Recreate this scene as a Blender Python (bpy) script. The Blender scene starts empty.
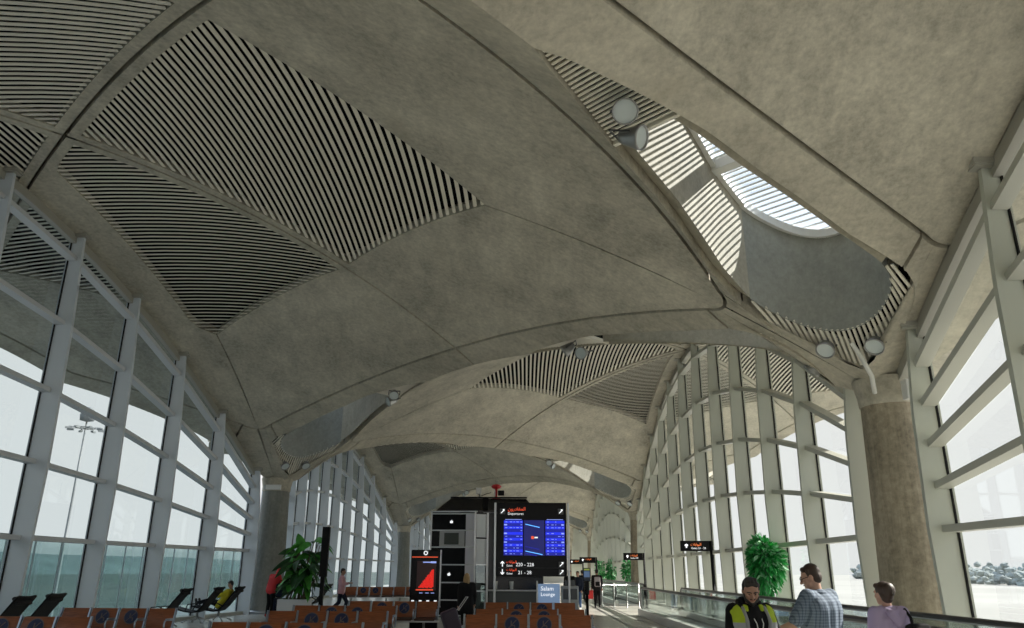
import bpy, bmesh, math, random
from mathutils import Vector, Matrix
C = bpy.context.scene.collection
PI = math.pi
R2 = math.sqrt(2)
rnd = random.Random(7)


# ------------------------------------------------------------------ helpers
def lerp(a, b, t): return a + (b - a) * t
def interp(x, xs, ys):
    if x <= xs[0]: return ys[0]
    for i in range(len(xs) - 1):
        if x <= xs[i + 1]:
            return lerp(ys[i], ys[i + 1], (x - xs[i]) / (xs[i + 1] - xs[i]))
    return ys[-1]
def lin(n, a, b): return [a + (b - a) * i / (n - 1) for i in range(n)]

MATS = {}
def mat(name, col, rough=.6, metal=0., emit=None, estr=1., spec=.5, noise=None, coat=0.):
    """plain procedural material; noise=(scale, amount, stretch xyz) varies the colour"""
    if name in MATS: return MATS[name]
    m = bpy.data.materials.new(name); m.use_nodes = True
    nt = m.node_tree; b = nt.nodes['Principled BSDF']
    b.inputs['Base Color'].default_value = (*col, 1)
    b.inputs['Roughness'].default_value = rough
    b.inputs['Metallic'].default_value = metal
    b.inputs['Specular IOR Level'].default_value = spec
    if coat: b.inputs['Coat Weight'].default_value = coat
    if emit:
        b.inputs['Emission Color'].default_value = (*emit, 1)
        b.inputs['Emission Strength'].default_value = estr
    if noise:
        sc, amt, st = noise
        tc = nt.nodes.new('ShaderNodeTexCoord'); mp = nt.nodes.new('ShaderNodeMapping')
        mp.inputs['Scale'].default_value = st
        nz = nt.nodes.new('ShaderNodeTexNoise'); nz.inputs['Scale'].default_value = sc
        nz.inputs['Detail'].default_value = 5
        rp = nt.nodes.new('ShaderNodeValToRGB')
        rp.color_ramp.elements[0].position = .3; rp.color_ramp.elements[1].position = .7
        rp.color_ramp.elements[0].color = (*[c * (1 - amt) for c in col], 1)
        rp.color_ramp.elements[1].color = (*[min(1, c * (1 + amt)) for c in col], 1)
        nt.links.new(tc.outputs['Object'], mp.inputs['Vector'])
        nt.links.new(mp.outputs['Vector'], nz.inputs['Vector'])
        nt.links.new(nz.outputs['Fac'], rp.inputs['Fac'])
        nt.links.new(rp.outputs['Color'], b.inputs['Base Color'])
    MATS[name] = m
    return m

def concrete(name, col, streak=(1, 1, 1), amt=.3, stain=(.10, .085, .05)):
    if name in MATS: return MATS[name]
    m = bpy.data.materials.new(name); m.use_nodes = True
    nt = m.node_tree; N = nt.nodes; L = nt.links; b = N['Principled BSDF']
    b.inputs['Roughness'].default_value = .75; b.inputs['Specular IOR Level'].default_value = .25
    tc = N.new('ShaderNodeTexCoord')
    def nz(scale, detail, st, rough=.6):
        mp = N.new('ShaderNodeMapping'); mp.inputs['Scale'].default_value = st
        n = N.new('ShaderNodeTexNoise'); n.inputs['Scale'].default_value = scale
        n.inputs['Detail'].default_value = detail; n.inputs['Roughness'].default_value = rough
        L.new(tc.outputs['Object'], mp.inputs['Vector']); L.new(mp.outputs['Vector'], n.inputs['Vector'])
        return n
    big = nz(.35, 8, (1, 1, 1), .7); mid = nz(1.6, 10, streak, .75); fine = nz(9, 6, (1, 1, 1), .7); st = nz(.8, 6, (streak[0], streak[1], streak[2]))
    def mathn(op, a, bb):
        n = N.new('ShaderNodeMath'); n.operation = op
        for i, v in enumerate((a, bb)):
            if isinstance(v, (int, float)): n.inputs[i].default_value = v
            else: L.new(v, n.inputs[i])
        return n.outputs[0]
    s1 = mathn('MULTIPLY', big.outputs['Fac'], .35); s2 = mathn('MULTIPLY', mid.outputs['Fac'], .35); s3 = mathn('MULTIPLY', fine.outputs['Fac'], .30)
    s = mathn('ADD', mathn('ADD', s1, s2), s3)
    rp = N.new('ShaderNodeValToRGB')
    rp.color_ramp.elements[0].position = .38; rp.color_ramp.elements[1].position = .62
    rp.color_ramp.elements[0].color = (*[c * (1 - amt) for c in col], 1)
    rp.color_ramp.elements[1].color = (*[c * (1 + amt) for c in col], 1)
    L.new(s, rp.inputs['Fac'])
    rs = N.new('ShaderNodeValToRGB')
    rs.color_ramp.elements[0].position = .60; rs.color_ramp.elements[1].position = .78
    rs.color_ramp.elements[0].color = (0, 0, 0, 1); rs.color_ramp.elements[1].color = (.55, .55, .55, 1)
    L.new(st.outputs['Fac'], rs.inputs['Fac'])
    mx = N.new('ShaderNodeMix'); mx.data_type = 'RGBA'
    L.new(rs.outputs['Color'], mx.inputs[0]); L.new(rp.outputs['Color'], mx.inputs[6])
    mx.inputs[7].default_value = (*stain, 1)
    L.new(mx.outputs[2], b.inputs['Base Color'])
    bp = N.new('ShaderNodeBump'); bp.inputs['Strength'].default_value = .12; bp.inputs['Distance'].default_value = .03
    L.new(mid.outputs['Fac'], bp.inputs['Height']); L.new(bp.outputs['Normal'], b.inputs['Normal'])
    MATS[name] = m
    return m

def glass(name, tint, refl=.06, rough=.02, edge=.6):
    if name in MATS: return MATS[name]
    m = bpy.data.materials.new(name); m.use_nodes = True
    nt = m.node_tree; N = nt.nodes; L = nt.links
    for n in list(N): N.remove(n)
    out = N.new('ShaderNodeOutputMaterial'); mx = N.new('ShaderNodeMixShader')
    tr = N.new('ShaderNodeBsdfTransparent'); tr.inputs['Color'].default_value = (*tint, 1)
    gl = N.new('ShaderNodeBsdfGlossy'); gl.inputs['Roughness'].default_value = rough
    gl.inputs['Color'].default_value = (.9, .95, .95, 1)
    lw = N.new('ShaderNodeLayerWeight'); lw.inputs['Blend'].default_value = .25
    ma = N.new('ShaderNodeMath'); ma.operation = 'MULTIPLY_ADD'; ma.inputs[1].default_value = edge; ma.inputs[2].default_value = refl
    ma.use_clamp = True
    L.new(lw.outputs['Fresnel'], ma.inputs[0]); L.new(ma.outputs[0], mx.inputs[0])
    L.new(tr.outputs[0], mx.inputs[1]); L.new(gl.outputs[0], mx.inputs[2]); L.new(mx.outputs[0], out.inputs[0])
    MATS[name] = m
    return m

def build(name, V, F, m, parent=None, smooth=False, mats=None, fm=None):
    me = bpy.data.meshes.new(name); me.from_pydata([tuple(v) for v in V], [], F)
    for mm in (mats or [m]): me.materials.append(mm)
    if fm: me.polygons.foreach_set('material_index', fm)
    if smooth: me.polygons.foreach_set('use_smooth', [True] * len(me.polygons))
    me.update()
    o = bpy.data.objects.new(name, me); C.objects.link(o)
    if parent: o.parent = parent
    return o

class MB:
    """collects shapes into one mesh; .m is the material slot of what is added next"""
    def __init__(s): s.V = []; s.F = []; s.M = []; s.S = []; s.m = 0
    def face(s, f, smooth=False): s.F.append(tuple(f)); s.M.append(s.m); s.S.append(smooth)
    def add(s, V, F, smooth=False):
        k = len(s.V); s.V += [Vector(v) for v in V]
        for f in F: s.face([i + k for i in f], smooth)
    def grid(s, rows, smooth=True, closed=False):
        k = len(s.V); n = len(rows[0])
        for r in rows: s.V += [Vector(v) for v in r]
        for i in range(len(rows) - 1):
            for j in range(n - (0 if closed else 1)):
                j2 = (j + 1) % n
                s.face((k + i * n + j, k + i * n + j2, k + (i + 1) * n + j2, k + (i + 1) * n + j), smooth)
    def box(s, c, d, M=None, bev=0):
        x, y, z = d[0] / 2, d[1] / 2, d[2] / 2
        if bev:
            b = min(bev, x * .9, y * .9, z * .9)
            bm = bmesh.new(); bmesh.ops.create_cube(bm, size=1)
            bmesh.ops.scale(bm, vec=d, verts=bm.verts)
            bmesh.ops.bevel(bm, geom=bm.edges[:], offset=b, segments=2, affect='EDGES', profile=.5)
            bm.verts.index_update(); vv = [v.co.copy() for v in bm.verts]; ff = [[v.index for v in f.verts] for f in bm.faces]; bm.free()
        else:
            vv = [Vector((sx * x, sy * y, sz * z)) for sx in (-1, 1) for sy in (-1, 1) for sz in (-1, 1)]
            ff = [(0, 1, 3, 2), (4, 6, 7, 5), (0, 4, 5, 1), (2, 3, 7, 6), (0, 2, 6, 4), (1, 5, 7, 3)]
        if M: vv = [M @ v for v in vv]
        s.add([v + Vector(c) for v in vv], ff)
    def bar(s, a, b, w, h, up=(0, 0, 1)):
        """square bar from a to b: w across, h along up"""
        a, b = Vector(a), Vector(b); d = (b - a).normalized(); up = Vector(up)
        sd = d.cross(up)
        if sd.length < 1e-4: sd = d.cross(Vector((1, 0, 0)))
        sd.normalize(); u = sd.cross(d).normalized()
        q = [(-1, -1), (1, -1), (1, 1), (-1, 1)]
        V = [p + sd * (x * w / 2) + u * (y * h / 2) for p in (a, b) for x, y in q]
        s.add(V, [(0, 1, 2, 3), (7, 6, 5, 4), (0, 4, 5, 1), (1, 5, 6, 2), (2, 6, 7, 3), (3, 7, 4, 0)])
    def tube(s, pts, r, n=8, caps=True):
        pts = [Vector(p) for p in pts]; rs = r if isinstance(r, (list, tuple)) else [r] * len(pts)
        rows = []; ref = None
        for i, p in enumerate(pts):
            d = (pts[min(i + 1, len(pts) - 1)] - pts[max(i - 1, 0)]).normalized()
            if ref is None:
                ref = Vector((0, 0, 1)) if abs(d.z) < .9 else Vector((1, 0, 0))
            x = d.cross(ref).normalized(); y = x.cross(d).normalized(); ref = y
            rows.append([p + (x * math.cos(2 * PI * k / n) + y * math.sin(2 * PI * k / n)) * rs[i] for k in range(n)])
        k = len(s.V); s.grid(rows, True, True)
        if caps:
            s.face(range(k, k + n)); s.face(range(k + (len(rows) - 1) * n, k + len(rows) * n))
    def lathe(s, prof, c=(0, 0, 0), M=None, n=20):
        """prof: list of (r, z)"""
        rows = []
        for r, z in prof:
            row = [Vector((r * math.cos(2 * PI * k / n), r * math.sin(2 * PI * k / n), z)) for k in range(n)]
            if M: row = [M @ v for v in row]
            rows.append([v + Vector(c) for v in row])
        s.grid(rows, True, True)
    def ball(s, c, r, M=None, n=12):
        prof = [(math.sin(PI * i / n) + 1e-4, -math.cos(PI * i / n)) for i in range(n + 1)]
        rr = (r, r, r) if isinstance(r, (int, float)) else r
        S = Matrix.Diagonal(rr)
        s.lathe(prof, c, (M @ S) if M else S, n + 4)
    def prism(s, poly, axis, a, b):
        """poly 2D points extruded along axis 0/1/2 from a to b"""
        def p3(p, h):
            return (h, p[0], p[1]) if axis == 0 else (p[0], h, p[1]) if axis == 1 else (p[0], p[1], h)
        n = len(poly); V = [p3(p, a) for p in poly] + [p3(p, b) for p in poly]
        s.add(V, [tuple(range(n)), tuple(range(2 * n - 1, n - 1, -1))] + [(i, (i + 1) % n, n + (i + 1) % n, n + i) for i in range(n)])
    def build(s, name, m, parent=None, weld=False):
        ms = m if isinstance(m, (list, tuple)) else [m]
        me = bpy.data.meshes.new(name); me.from_pydata([tuple(v) for v in s.V], [], s.F)
        for mm in ms: me.materials.append(mm)
        if s.F:
            me.polygons.foreach_set('material_index', s.M); me.polygons.foreach_set('use_smooth', s.S)
        me.update()
        o = bpy.data.objects.new(name, me); C.objects.link(o)
        if parent: o.parent = parent
        return o

def tag(o, label, cat, group=None, kind=None):
    if label: o['label'] = label
    if cat: o['category'] = cat
    if group: o['group'] = group
    if kind: o['kind'] = kind
    return o
def empty(name, loc=(0, 0, 0), rz=0):
    o = bpy.data.objects.new(name, None); C.objects.link(o)
    o.location = loc; o.rotation_euler = (0, 0, rz); o.empty_display_size = .2
    return o
def copy_tree(o, parent=None):
    c = o.copy(); C.objects.link(c)
    if parent: c.parent = parent
    for ch in list(o.children): copy_tree(ch, c)
    return c

# ------------------------------------------------------------------ materials
CONC = concrete('ceiling_concrete', (.50, .468, .385), (1, .35, 1), .42, (.18, .15, .095))
CONCB = concrete('edge_concrete', (.49, .455, .37), (.6, 1.6, 1), .36, (.20, .17, .11))
CONCC = concrete('column_concrete', (.37, .32, .24), (3.5, 3.5, .18), .5, (.17, .13, .08))
CONCW = concrete('shaft_concrete', (.44, .41, .33), (1, 1, .5), .28, (.22, .20, .15))
CONCE = concrete('end_wall_concrete', (.33, .335, .30), (1, 1, .5), .25, (.2, .2, .17))
DARK = mat('void_black', (.006, .006, .006), .95, spec=.1)
SLAT = mat('louvre_slat', (.80, .76, .65), .6, spec=.3)
FINL = mat('mullion_paint_skylit', (.70, .745, .80), .42, spec=.4)  # left mullions: bright bluish sky light put into the paint colour
TRNL = mat('transom_paint_skylit', (.62, .64, .66), .42, spec=.4)  # left transoms carry the same sky light in their colour
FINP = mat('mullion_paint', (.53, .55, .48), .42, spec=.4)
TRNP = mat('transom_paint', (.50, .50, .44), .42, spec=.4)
CAPM = mat('bracket_steel', (.40, .39, .34), .45)
WHITE = mat('white_paint', (.8, .8, .78), .45)
BLACK = mat('black_plastic', (.010, .010, .011), .5, spec=.15)
BLACKG = mat('black_gloss', (.006, .006, .007), .18, spec=.12)
STEEL = mat('brushed_steel', (.55, .56, .57), .3, .9)
STEELB = mat('bluish_steel', (.42, .48, .58), .28, .9)
GLASSW = glass('window_glass', (.69, .75, .76), .05)
GLASSR = glass('window_glass_clear', (.93, .95, .94), .012, edge=.18)
GLASSB = glass('balustrade_glass', (.92, .96, .95), .02)
GLASST = glass('tinted_screen_glass', (.40, .52, .52), .10)
GLASSK = glass('kiosk_glass', (.45, .52, .52), .12)
GLASSS = glass('skylight_glass', (.86, .93, 1.0), .04)

# ------------------------------------------------------------------ the roof: square shells set cornerwise
EYE = 1.7
XR, XL, A0, D = 7.292, -10.708, 15.246, 36.0
ZC, K, S = 9.517 + EYE, 3.0655, 18 / R2 * 1.0
E, P, G = .021, .546, .0034
def Zs(u, v): return ZC - K * (u * u + v * v)
WT = [(.205, 0), (.235, .012), (.285, .024), (.35, .040), (.43, .058), (.53, .072), (.6, .086), (.66, .098), (.72, .110), (.77, .118), (.81, .122),
      (.84, .117), (.862, .107), (.880, .093), (.896, .076), (.908, .056), (.915, .036), (.919, .018), (.921, 0)]
def Wl(t): return interp(t, [p[0] for p in WT], [p[1] for p in WT]) if .205 < t < .921 else 0.
def drop(b): return interp(b, [0, .2, .5, .8, .95, 1], [.03, .05, .11, .12, .07, .02])
def uv2xy(u, v): return ((u + v) / R2 * S, (u - v) / R2 * S)
def P3(u, v, dz=0):
    if isinstance(dz, tuple): dz = dz[0]
    x, y = uv2xy(u, v); return Vector((x, y, Zs(u, v) + dz))
def seam_pts():
    pts = [(.937 - .149 * b * b, b) for b in lin(48, 0, .785)]
    pts += [(.785 + .06 * math.cos(t), .785 + .06 * math.sin(t)) for t in lin(26, 0, PI / 4)[1:]]
    return pts
SEAM = seam_pts()
def outer_b(b): return b if b < .78 else .78 + (b - .78) / (.8274 - .78) * .22

def emap(edge, sg):
    if edge == '+u': return lambda a, b: (a, sg * b)
    if edge == '-u': return lambda a, b: (-a, sg * b)
    if edge == '+v': return lambda a, b: (sg * b, a)
    return lambda a, b: (sg * b, -a)

def skew(t): return interp(t, [.70, .84], [.14, 0.])
def asym(edge, t): return 1 + skew(t) * (1 if edge in ('+v', '-u') else -1)
def PQ(b): return .60 - .099 * b
def outer_edge(b, sg, tovertex=False):
    """free edge of the overhang: full at the columns, cut back towards the outer corner"""
    if tovertex: return .844 - .42 * b
    return .97 + .03 * max(0, (b - .7) / .3) if b > .3 else .97 - .42 * (.3 - b)
def dome_meshes(side):
    """one square shell, centred on the facade line; side 'L' hangs out to -x, 'R' to +x"""
    inner_edges = ('+u', '+v') if side == 'L' else ('-u', '-v')
    soff = MB(); roof = MB()
    # on the free edges, which direction runs to the outer corner
    if side == 'L': out_sg = lambda e: -1
    else: out_sg = lambda e: 1
    def pieceg(mb, rows, skirt=.12, sides=(1, 1, 1, 1)):
        g = [[P3(*q) for q in r] for r in rows]
        mb.grid(g, True)
        up = Vector((0, 0, skirt))
        bords = []
        if sides[0]: bords.append(g[0])
        if sides[1]: bords.append(g[-1])
        if sides[2]: bords.append([r[0] for r in g])
        if sides[3]: bords.append([r[-1] for r in g])
        for b in bords: mb.grid([b, [p + up for p in b]], False)
    for edge in ('+u', '-u', '+v', '-v'):
        leaf = edge in inner_edges
        for sg in (1, -1):
            f = emap(edge, sg)
            ns = len(SEAM)
            # rib strip along the axis and the node at the crown
            soff.m = 0
            pieceg(soff, [[f(a, b) for a in lin(14, E, PQ(b))] for b in (G, E)], .2)
            soff.add([P3(*f(G, G)), P3(*f(E, G)), P3(*f(E, E))], [(0, 1, 2)])
            # shell panel between the louvres and the seam
            rows = []
            for r in lin(11, 0, 1):
                row = []
                for i, (sa, sb) in enumerate(SEAM):
                    q = i / (ns - 1)
                    ib = lerp(G, P - G * .7, interp(q, [0, .65, 1], [0, .8, 1])) 
                    ob = max(sb, G) if i < ns - 1 else sb
                    if not leaf and sg == out_sg(edge):
                        ob = max(sb * .56 / .8274, G); sa = outer_edge(outer_b(sb) * .594, sg, True) - .05 if i < ns - 1 else ob
                    elif not leaf: sa = min(sa, outer_edge(outer_b(sb), sg) - .05)
                    oa = sa - G
                    if i == ns - 1: oa, ob = sa - G * .2, ob - G * 1.2
                    row.append(f(lerp(PQ(ib), oa, r), lerp(ib, ob, r)))
                rows.append(row)
            pieceg(soff, rows, .2)
            # edge band, split by the short seam near the corner
            j0 = 47
            soff.m = 1
            for seg in (range(0, j0 + 1), range(j0, ns)):
                rows = []
                for r in lin(7, 0, 1):
                    row = []
                    for i in seg:
                        sa, sb = SEAM[i]
                        db = G if (i == 0) else (-G if (i == j0 and seg[0] == 0) else (G if (i == j0) else 0))
                        obb = outer_b(sb)
                        oa = 1 - (Wl(obb) * asym(edge, obb) if leaf else 0)
                        if leaf: seam_a = sa
                        else: oa = outer_edge(obb, sg); seam_a = min(sa, oa - .05)
                        obo = obb
                        if not leaf and sg == out_sg(edge): obo = obb * .594; sb = sb * .56 / .8274; seam_a = outer_edge(obo, sg, True) - .05; oa = outer_edge(obo, sg, True)
                        if not leaf and sg == out_sg(edge) and i == ns - 1: seam_a = sb
                        row.append(f(lerp(seam_a + G, oa, r), lerp(sb + db, obo + (db if i != ns - 1 else 0), r)) + (-drop(obb) * r ** .8 if leaf else 0,))
                    rows.append(row)
                pieceg(soff, rows, .15, (1, 0, 1, 1 if seg[0] == 0 else 0))
                lipr = [P3(*q) for q in rows[-1]]
                if leaf: soff.grid([lipr, [p + Vector((0, 0, 1.4)) for p in lipr]], False)
                else: soff.grid([lipr, [p + Vector((0, 0, 1.0)) for p in lipr]], False)
            # upper skin
            rows = []
            for r in lin(9, 0, 1):
                row = []
                for i in range(0, ns):
                    sa, sb = SEAM[i]; obb = outer_b(sb); oa = 1 - (Wl(obb) * asym(edge, obb) + (.008 if .82 < obb < .94 else 0) if leaf else 0)
                    if not leaf:
                        if sg == out_sg(edge): obb *= .594; oa = outer_edge(obb, sg, True)
                        else: oa = outer_edge(obb, sg)
                    row.append(P3(*f(oa * r, obb * r), 1.0))
                rows.append(row)
            roof.grid(rows, True)
            if leaf:
                top = [P3(*f(1 - Wl(outer_b(sb)) * asym(edge, outer_b(sb)), outer_b(sb)), 1.3) for sa, sb in SEAM]
                roof.grid([rows[-1], top], False)
    # facade strip in the louvred quadrants that the glass line crosses
    fx = (lambda y: -(.4 + 1.75 * (1 - (y / 18) ** 2))) if side == 'L' else (lambda y: .10)
    ins = 1 if side == 'L' else -1                    # direction of the interior
    ec, pc = E * S / R2, P * S / R2
    def lim(Y): return max(0, min(Y - 2 * ec, (.6 * R2 * S - 1.099 * Y) / .901))
    def zxy(x, y): return Zs((x + y) / R2 / S, (x - y) / R2 / S)
    for sy in (1, -1):
        rows = []
        for yy in lin(26, 2 * ec + .05, 2 * pc - .05):
            x0 = fx(yy) - .35 * ins; x1 = fx(yy) + (1.05 if side == 'L' else .62) * ins
            l = lim(yy)
            x0, x1 = max(-l, min(l, x0)), max(-l, min(l, x1))
            rows.append([Vector((x, sy * yy, zxy(x, yy))) for x in lin(4, x0, x1)])
        soff.m = 0; soff.grid(rows, True)
        for c in (0, -1):
            b = [r[c] for r in rows]; soff.grid([b, [p + Vector((0, 0, .25)) for p in b]], False)
    # louvre panels
    panels = []
    pitch, wd, hh = .178, .084, .012
    def slat(mb, pts, acr):
        ac = Vector(acr) * wd / 2
        rows = []
        for p in pts:
            p = Vector(p) + Vector((0, 0, .03))
            rows.append([p - ac, p + ac, p + ac + Vector((0, 0, hh)), p - ac + Vector((0, 0, hh))])
        k = len(mb.V); mb.grid(rows, False, True)
        mb.face((k, k + 1, k + 2, k + 3)); n = len(rows); mb.face((k + 4 * n - 4, k + 4 * n - 3, k + 4 * n - 2, k + 4 * n - 1))
    for sx in (1, -1):                                # quadrants pointing across the hall: slats along y
        mb = MB(); x = 2 * ec + pitch * .6
        while x < 2 * pc - .05:
            l = lim(x)
            if l > .06:
                n = max(2, int(2 * l / .9) + 2)
                slat(mb, [(sx * x, y, zxy(x, y)) for y in lin(n, -l, l)], (1, 0, 0))
            x += pitch
        mb.m = 1
        mb.grid([[Vector((sx * xx, q * lim(xx), zxy(xx, q * lim(xx)) + .25)) for q in lin(7, -1, 1)] for xx in lin(14, 2 * ec, 2 * pc)], True)
        panels.append((mb, sx == ins))
    for sy in (1, -1):                                # quadrants pointing along the hall: slats along x
        for part in (1, -1):
            mb = MB(); y = 2 * ec + pitch * .6
            while y < 2 * pc - .05:
                l = lim(y)
                if part == 1: a, b = fx(y) + (1.05 if side == 'L' else .62) * ins, l * ins
                else: a, b = -l * ins, fx(y) - .35 * ins
                a, b = min(a, b) if part * ins == 1 or True else a, max(a, b)
                ok = (fx(y) + (1.05 if side == 'L' else .62) * ins) * ins < l if part == 1 else (fx(y) - .35 * ins) * ins > -l
                a, b = max(a, -l), min(b, l)
                if ok and b - a > .1:
                    n = max(2, int((b - a) / .9) + 2)
                    slat(mb, [(x, sy * y, zxy(x, y)) for x in lin(n, a, b)], (0, 1, 0))
                y += pitch
            mb.m = 1
            rows = []
            for yy in lin(10, 2 * ec, 2 * pc):
                l = lim(yy); xs = lin(5, 0, l * part * ins)
                rows.append([Vector((x, sy * yy, zxy(x, yy) + .3)) for x in xs])
            mb.grid(rows, True)
            panels.append((mb, part == 1))
    return soff, roof, panels

NAMES_L = {-1: 'grey concrete vaulted roof shell behind the camera over the lounge side',
           0: 'large grey concrete roof vault with striped louvre panels over the seating, upper left of photo',
           1: 'second grey concrete roof vault over the left side, just past the long leaf-shaped skylight',
           2: 'third concrete roof vault over the left windows, behind the black kiosk roof',
           3: 'farthest small concrete vault on the left side of the hall'}
NAMES_R = {0: 'plain stained concrete roof vault overhead at upper right beside the nearest skylight',
           1: 'concrete roof vault over the walkway with pale louvre fan and grey triangular louvre panel',
           2: 'third concrete roof vault on the walkway side, in front of the distant column',
           3: 'farthest concrete roof vault on the walkway side at the end of the hall'}
def make_dome(side, proto, loc, label):
    if proto is None:
        soff, roof, panels = dome_meshes(side)
        o = soff.build('ceiling', [CONC, CONCB])
        roof.build('roof_skin', CONCB, o)
        for mb, _ in panels: mb.build('louvre_panel', [SLAT, DARK], o)
    else: o = copy_tree(proto)
    o.location = loc
    tag(o, label, 'ceiling', 'concrete roof vaults', 'structure')
    return o
dl = dr = None
for i in (0, -1, 1, 2, 3):
    q = make_dome('L', dl, (XL, A0 + i * D, 0), NAMES_L[i]); dl = dl or q
for i in (0, 1, 2, 3):
    q = make_dome('R', dr, (XR, A0 - D / 2 + i * D, 0), NAMES_R[i]); dr = dr or q

# ------------------------------------------------------------------ skylights in the leaf-shaped slots
def zlip(t, w=None):
    w = Wl(t) if w is None else abs(w)
    return ZC - K * ((1 - w) ** 2 + t * t) - drop(t)
def skylight_mesh():
    """local frame: x along the slot towards the column, y across, origin at mid-edge, z absolute"""
    T = lambda t, w, z: Vector((t * S, w * S * (1 + skew(t) * (1 if w > 0 else -1)), z))
    parts = {}
    Ucurve = [(.79 + .098 * math.sin(a), .100 * math.cos(a)) for a in lin(25, 0, PI)]
    for sg in (1, -1):
        mb = MB(); ts = lin(24, .40, .79)
        mb.grid([[T(t, sg * (Wl(t) - .02), zlip(t) - .0 + h) for t in ts] for h in (.06, .8, 1.5, 2.15)], True)
        # ledge from the lip to the wall foot
        mb.grid([[T(t, sg * Wl(t), zlip(t) + .3) for t in ts], [T(t, sg * (Wl(t) - .02), zlip(t) + .06) for t in ts]], True)
        parts.setdefault('side_wall', []).append((mb, CONCW))
    mb = MB()
    mb.grid([[T(t, w, zlip(t) + h) for t, w in Ucurve] for h in (.04, .8, 1.5, 2.15)], True)
    parts['end_wall'] = [(mb, CONCE)]
    # caps over the dark grilles
    mb = MB()
    ts = lin(14, .205, .40)
    mb.grid([[T(t, q * (Wl(t) + .004), zlip(t) + .5) for t in ts] for q in lin(5, -1, 1)], True)
    mb.grid([[T(.40, q * Wl(.40), zlip(.40) + h) for q in (-1, 1)] for h in (.12, 2.2)], False)
    outb = [p for p in WT if p[0] >= .81]
    outer = [(t, w) for t, w in outb] + [(t, -w) for t, w in reversed(outb[:-1])]
    def resample(pts, n):
        L = [0]
        for a, b in zip(pts, pts[1:]): L.append(L[-1] + math.dist(a, b))
        return [(interp(x, L, [p[0] for p in pts]), interp(x, L, [p[1] for p in pts])) for x in lin(n, 0, L[-1])]
    oo = resample(outer, 31); uu = [(t + .012, w * 1.12) for t, w in resample(Ucurve, 31)]
    mb.grid([[T(t, w, zlip(t, w) + .55) for t, w in oo], [T(t, w, zlip(min(t, .885)) + .55) for t, w in uu]], True)
    mb.grid([[T(t, w, zlip(t, w) + .40) for t, w in oo], [T(t, w, zlip(t, w) + .56) for t, w in oo]], False)
    parts['void_cap'] = [(mb, DARK)]
    # grilles
    mb = MB(); x = .212
    while x < .397:
        w = Wl(x) - .002
        if w > .002:
            z = zlip(x) + .10
            mb.bar(T(x, -w, z), T(x, w, z), .045, .03)
        x += .095 / S
    mb.bar(T(.398, -Wl(.4) + .002, zlip(.4) + .1), T(.398, Wl(.4) - .002, zlip(.4) + .1), .07, .10)
    parts['tip_grille'] = [(mb, SLAT)]
    mb = MB(); w = -.109
    tw_ = [p for p in WT if p[0] >= .81]
    while w <= .109:
        aw = abs(w)
        to = interp(-aw, [-p[1] for p in tw_], [p[0] for p in tw_])
        ti = .79 + .098 * math.sqrt(max(0, 1 - (aw / .100) ** 2)) if aw < .100 else .80
        if to - ti > .004:
            mb.bar(T(ti, w, zlip(ti, Wl(min(ti, .91))) + .08), T(to, w, zlip(to, aw) + .08), .052, .03)
        w += .10 / S
    parts['column_grille'] = [(mb, SLAT)]
    # roof: rafters, louvre blades, glass
    mb = MB()
    for t in (.405, .545, .70):
        w = Wl(t) - .015
        mb.bar(T(t, -w, zlip(t) + 2.12), T(t, w, zlip(t) + 2.12), .26, .22)
    for sg in (1, -1):
        ts = lin(12, .40, .79)
        for a, b in zip(ts, ts[1:]):
            mb.bar(T(a, sg * (Wl(a) - .024), zlip(a) + 2.12), T(b, sg * (Wl(b) - .024), zlip(b) + 2.12), .1, .16)
    for a, b in zip(Ucurve, Ucurve[1:]):
        mb.bar(T(a[0] - .004, a[1] * .97, zlip(a[0]) + 2.12), T(b[0] - .004, b[1] * .97, zlip(b[0]) + 2.12), .1, .16)
    parts['rafter'] = [(mb, WHITE)]
    mb = MB(); x = .412
    while x < .885:
        w = Wl(x) - .024 if x < .79 else .095 * math.sqrt(max(0, 1 - ((x - .79) / .096) ** 2))
        if w > .004:
            z = zlip(x) + 2.19
            mb.bar(T(x, -w, z), T(x, w, z), .058, .015)
        x += .125 / S
    parts['louvre_blades'] = [(mb, WHITE)]
    mb = MB(); ts = lin(16, .40, .79)
    row = lambda sg: [T(t, sg * (Wl(t) - .02), zlip(t) + 2.26) for t in ts]
    mb.grid([row(-1), row(1)], True)
    h = len(Ucurve) // 2
    mb.grid([[T(*Ucurve[i], zlip(Ucurve[i][0]) + 2.26) for i in range(h + 1)], [T(*Ucurve[-1 - i], zlip(Ucurve[i][0]) + 2.26) for i in range(h + 1)]], True)
    parts['glazing'] = [(mb, GLASSS)]
    return parts
SKY0 = None
def skylight(mid, ang, label):
    global SKY0
    if SKY0 is None:
        o = empty('skylight')
        for nm, lst in skylight_mesh().items():
            for mb, m in lst: mb.build(nm, m, o)
        SKY0 = o
    else: o = copy_tree(SKY0)
    o.location = (mid[0], mid[1], 0); o.rotation_euler = (0, 0, ang)
    if math.cos(ang) < 0: o.scale = (1, -1, 1)
    tag(o, label, 'skylight', 'leaf-shaped skylights', 'structure')
    return o
Rc = lambda i: (XR, A0 + i * D)
Lc = lambda i: (XL, A0 - D / 2 + i * D)
sky_slots = []
def slot(a, b, la, lb):
    m = ((a[0] + b[0]) / 2, (a[1] + b[1]) / 2)
    for q, lab in ((a, la), (b, lb)):
        if lab is None: continue
        ang = math.atan2(q[1] - m[1], q[0] - m[0])
        skylight(m, ang, lab); sky_slots.append((m, ang, lab))
slot(Rc(0), Lc(0), 'sunlit leaf-shaped skylight with striped light, rising from the nearest right-hand column', 'leaf-shaped skylight slot out of view above the camera')
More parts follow.
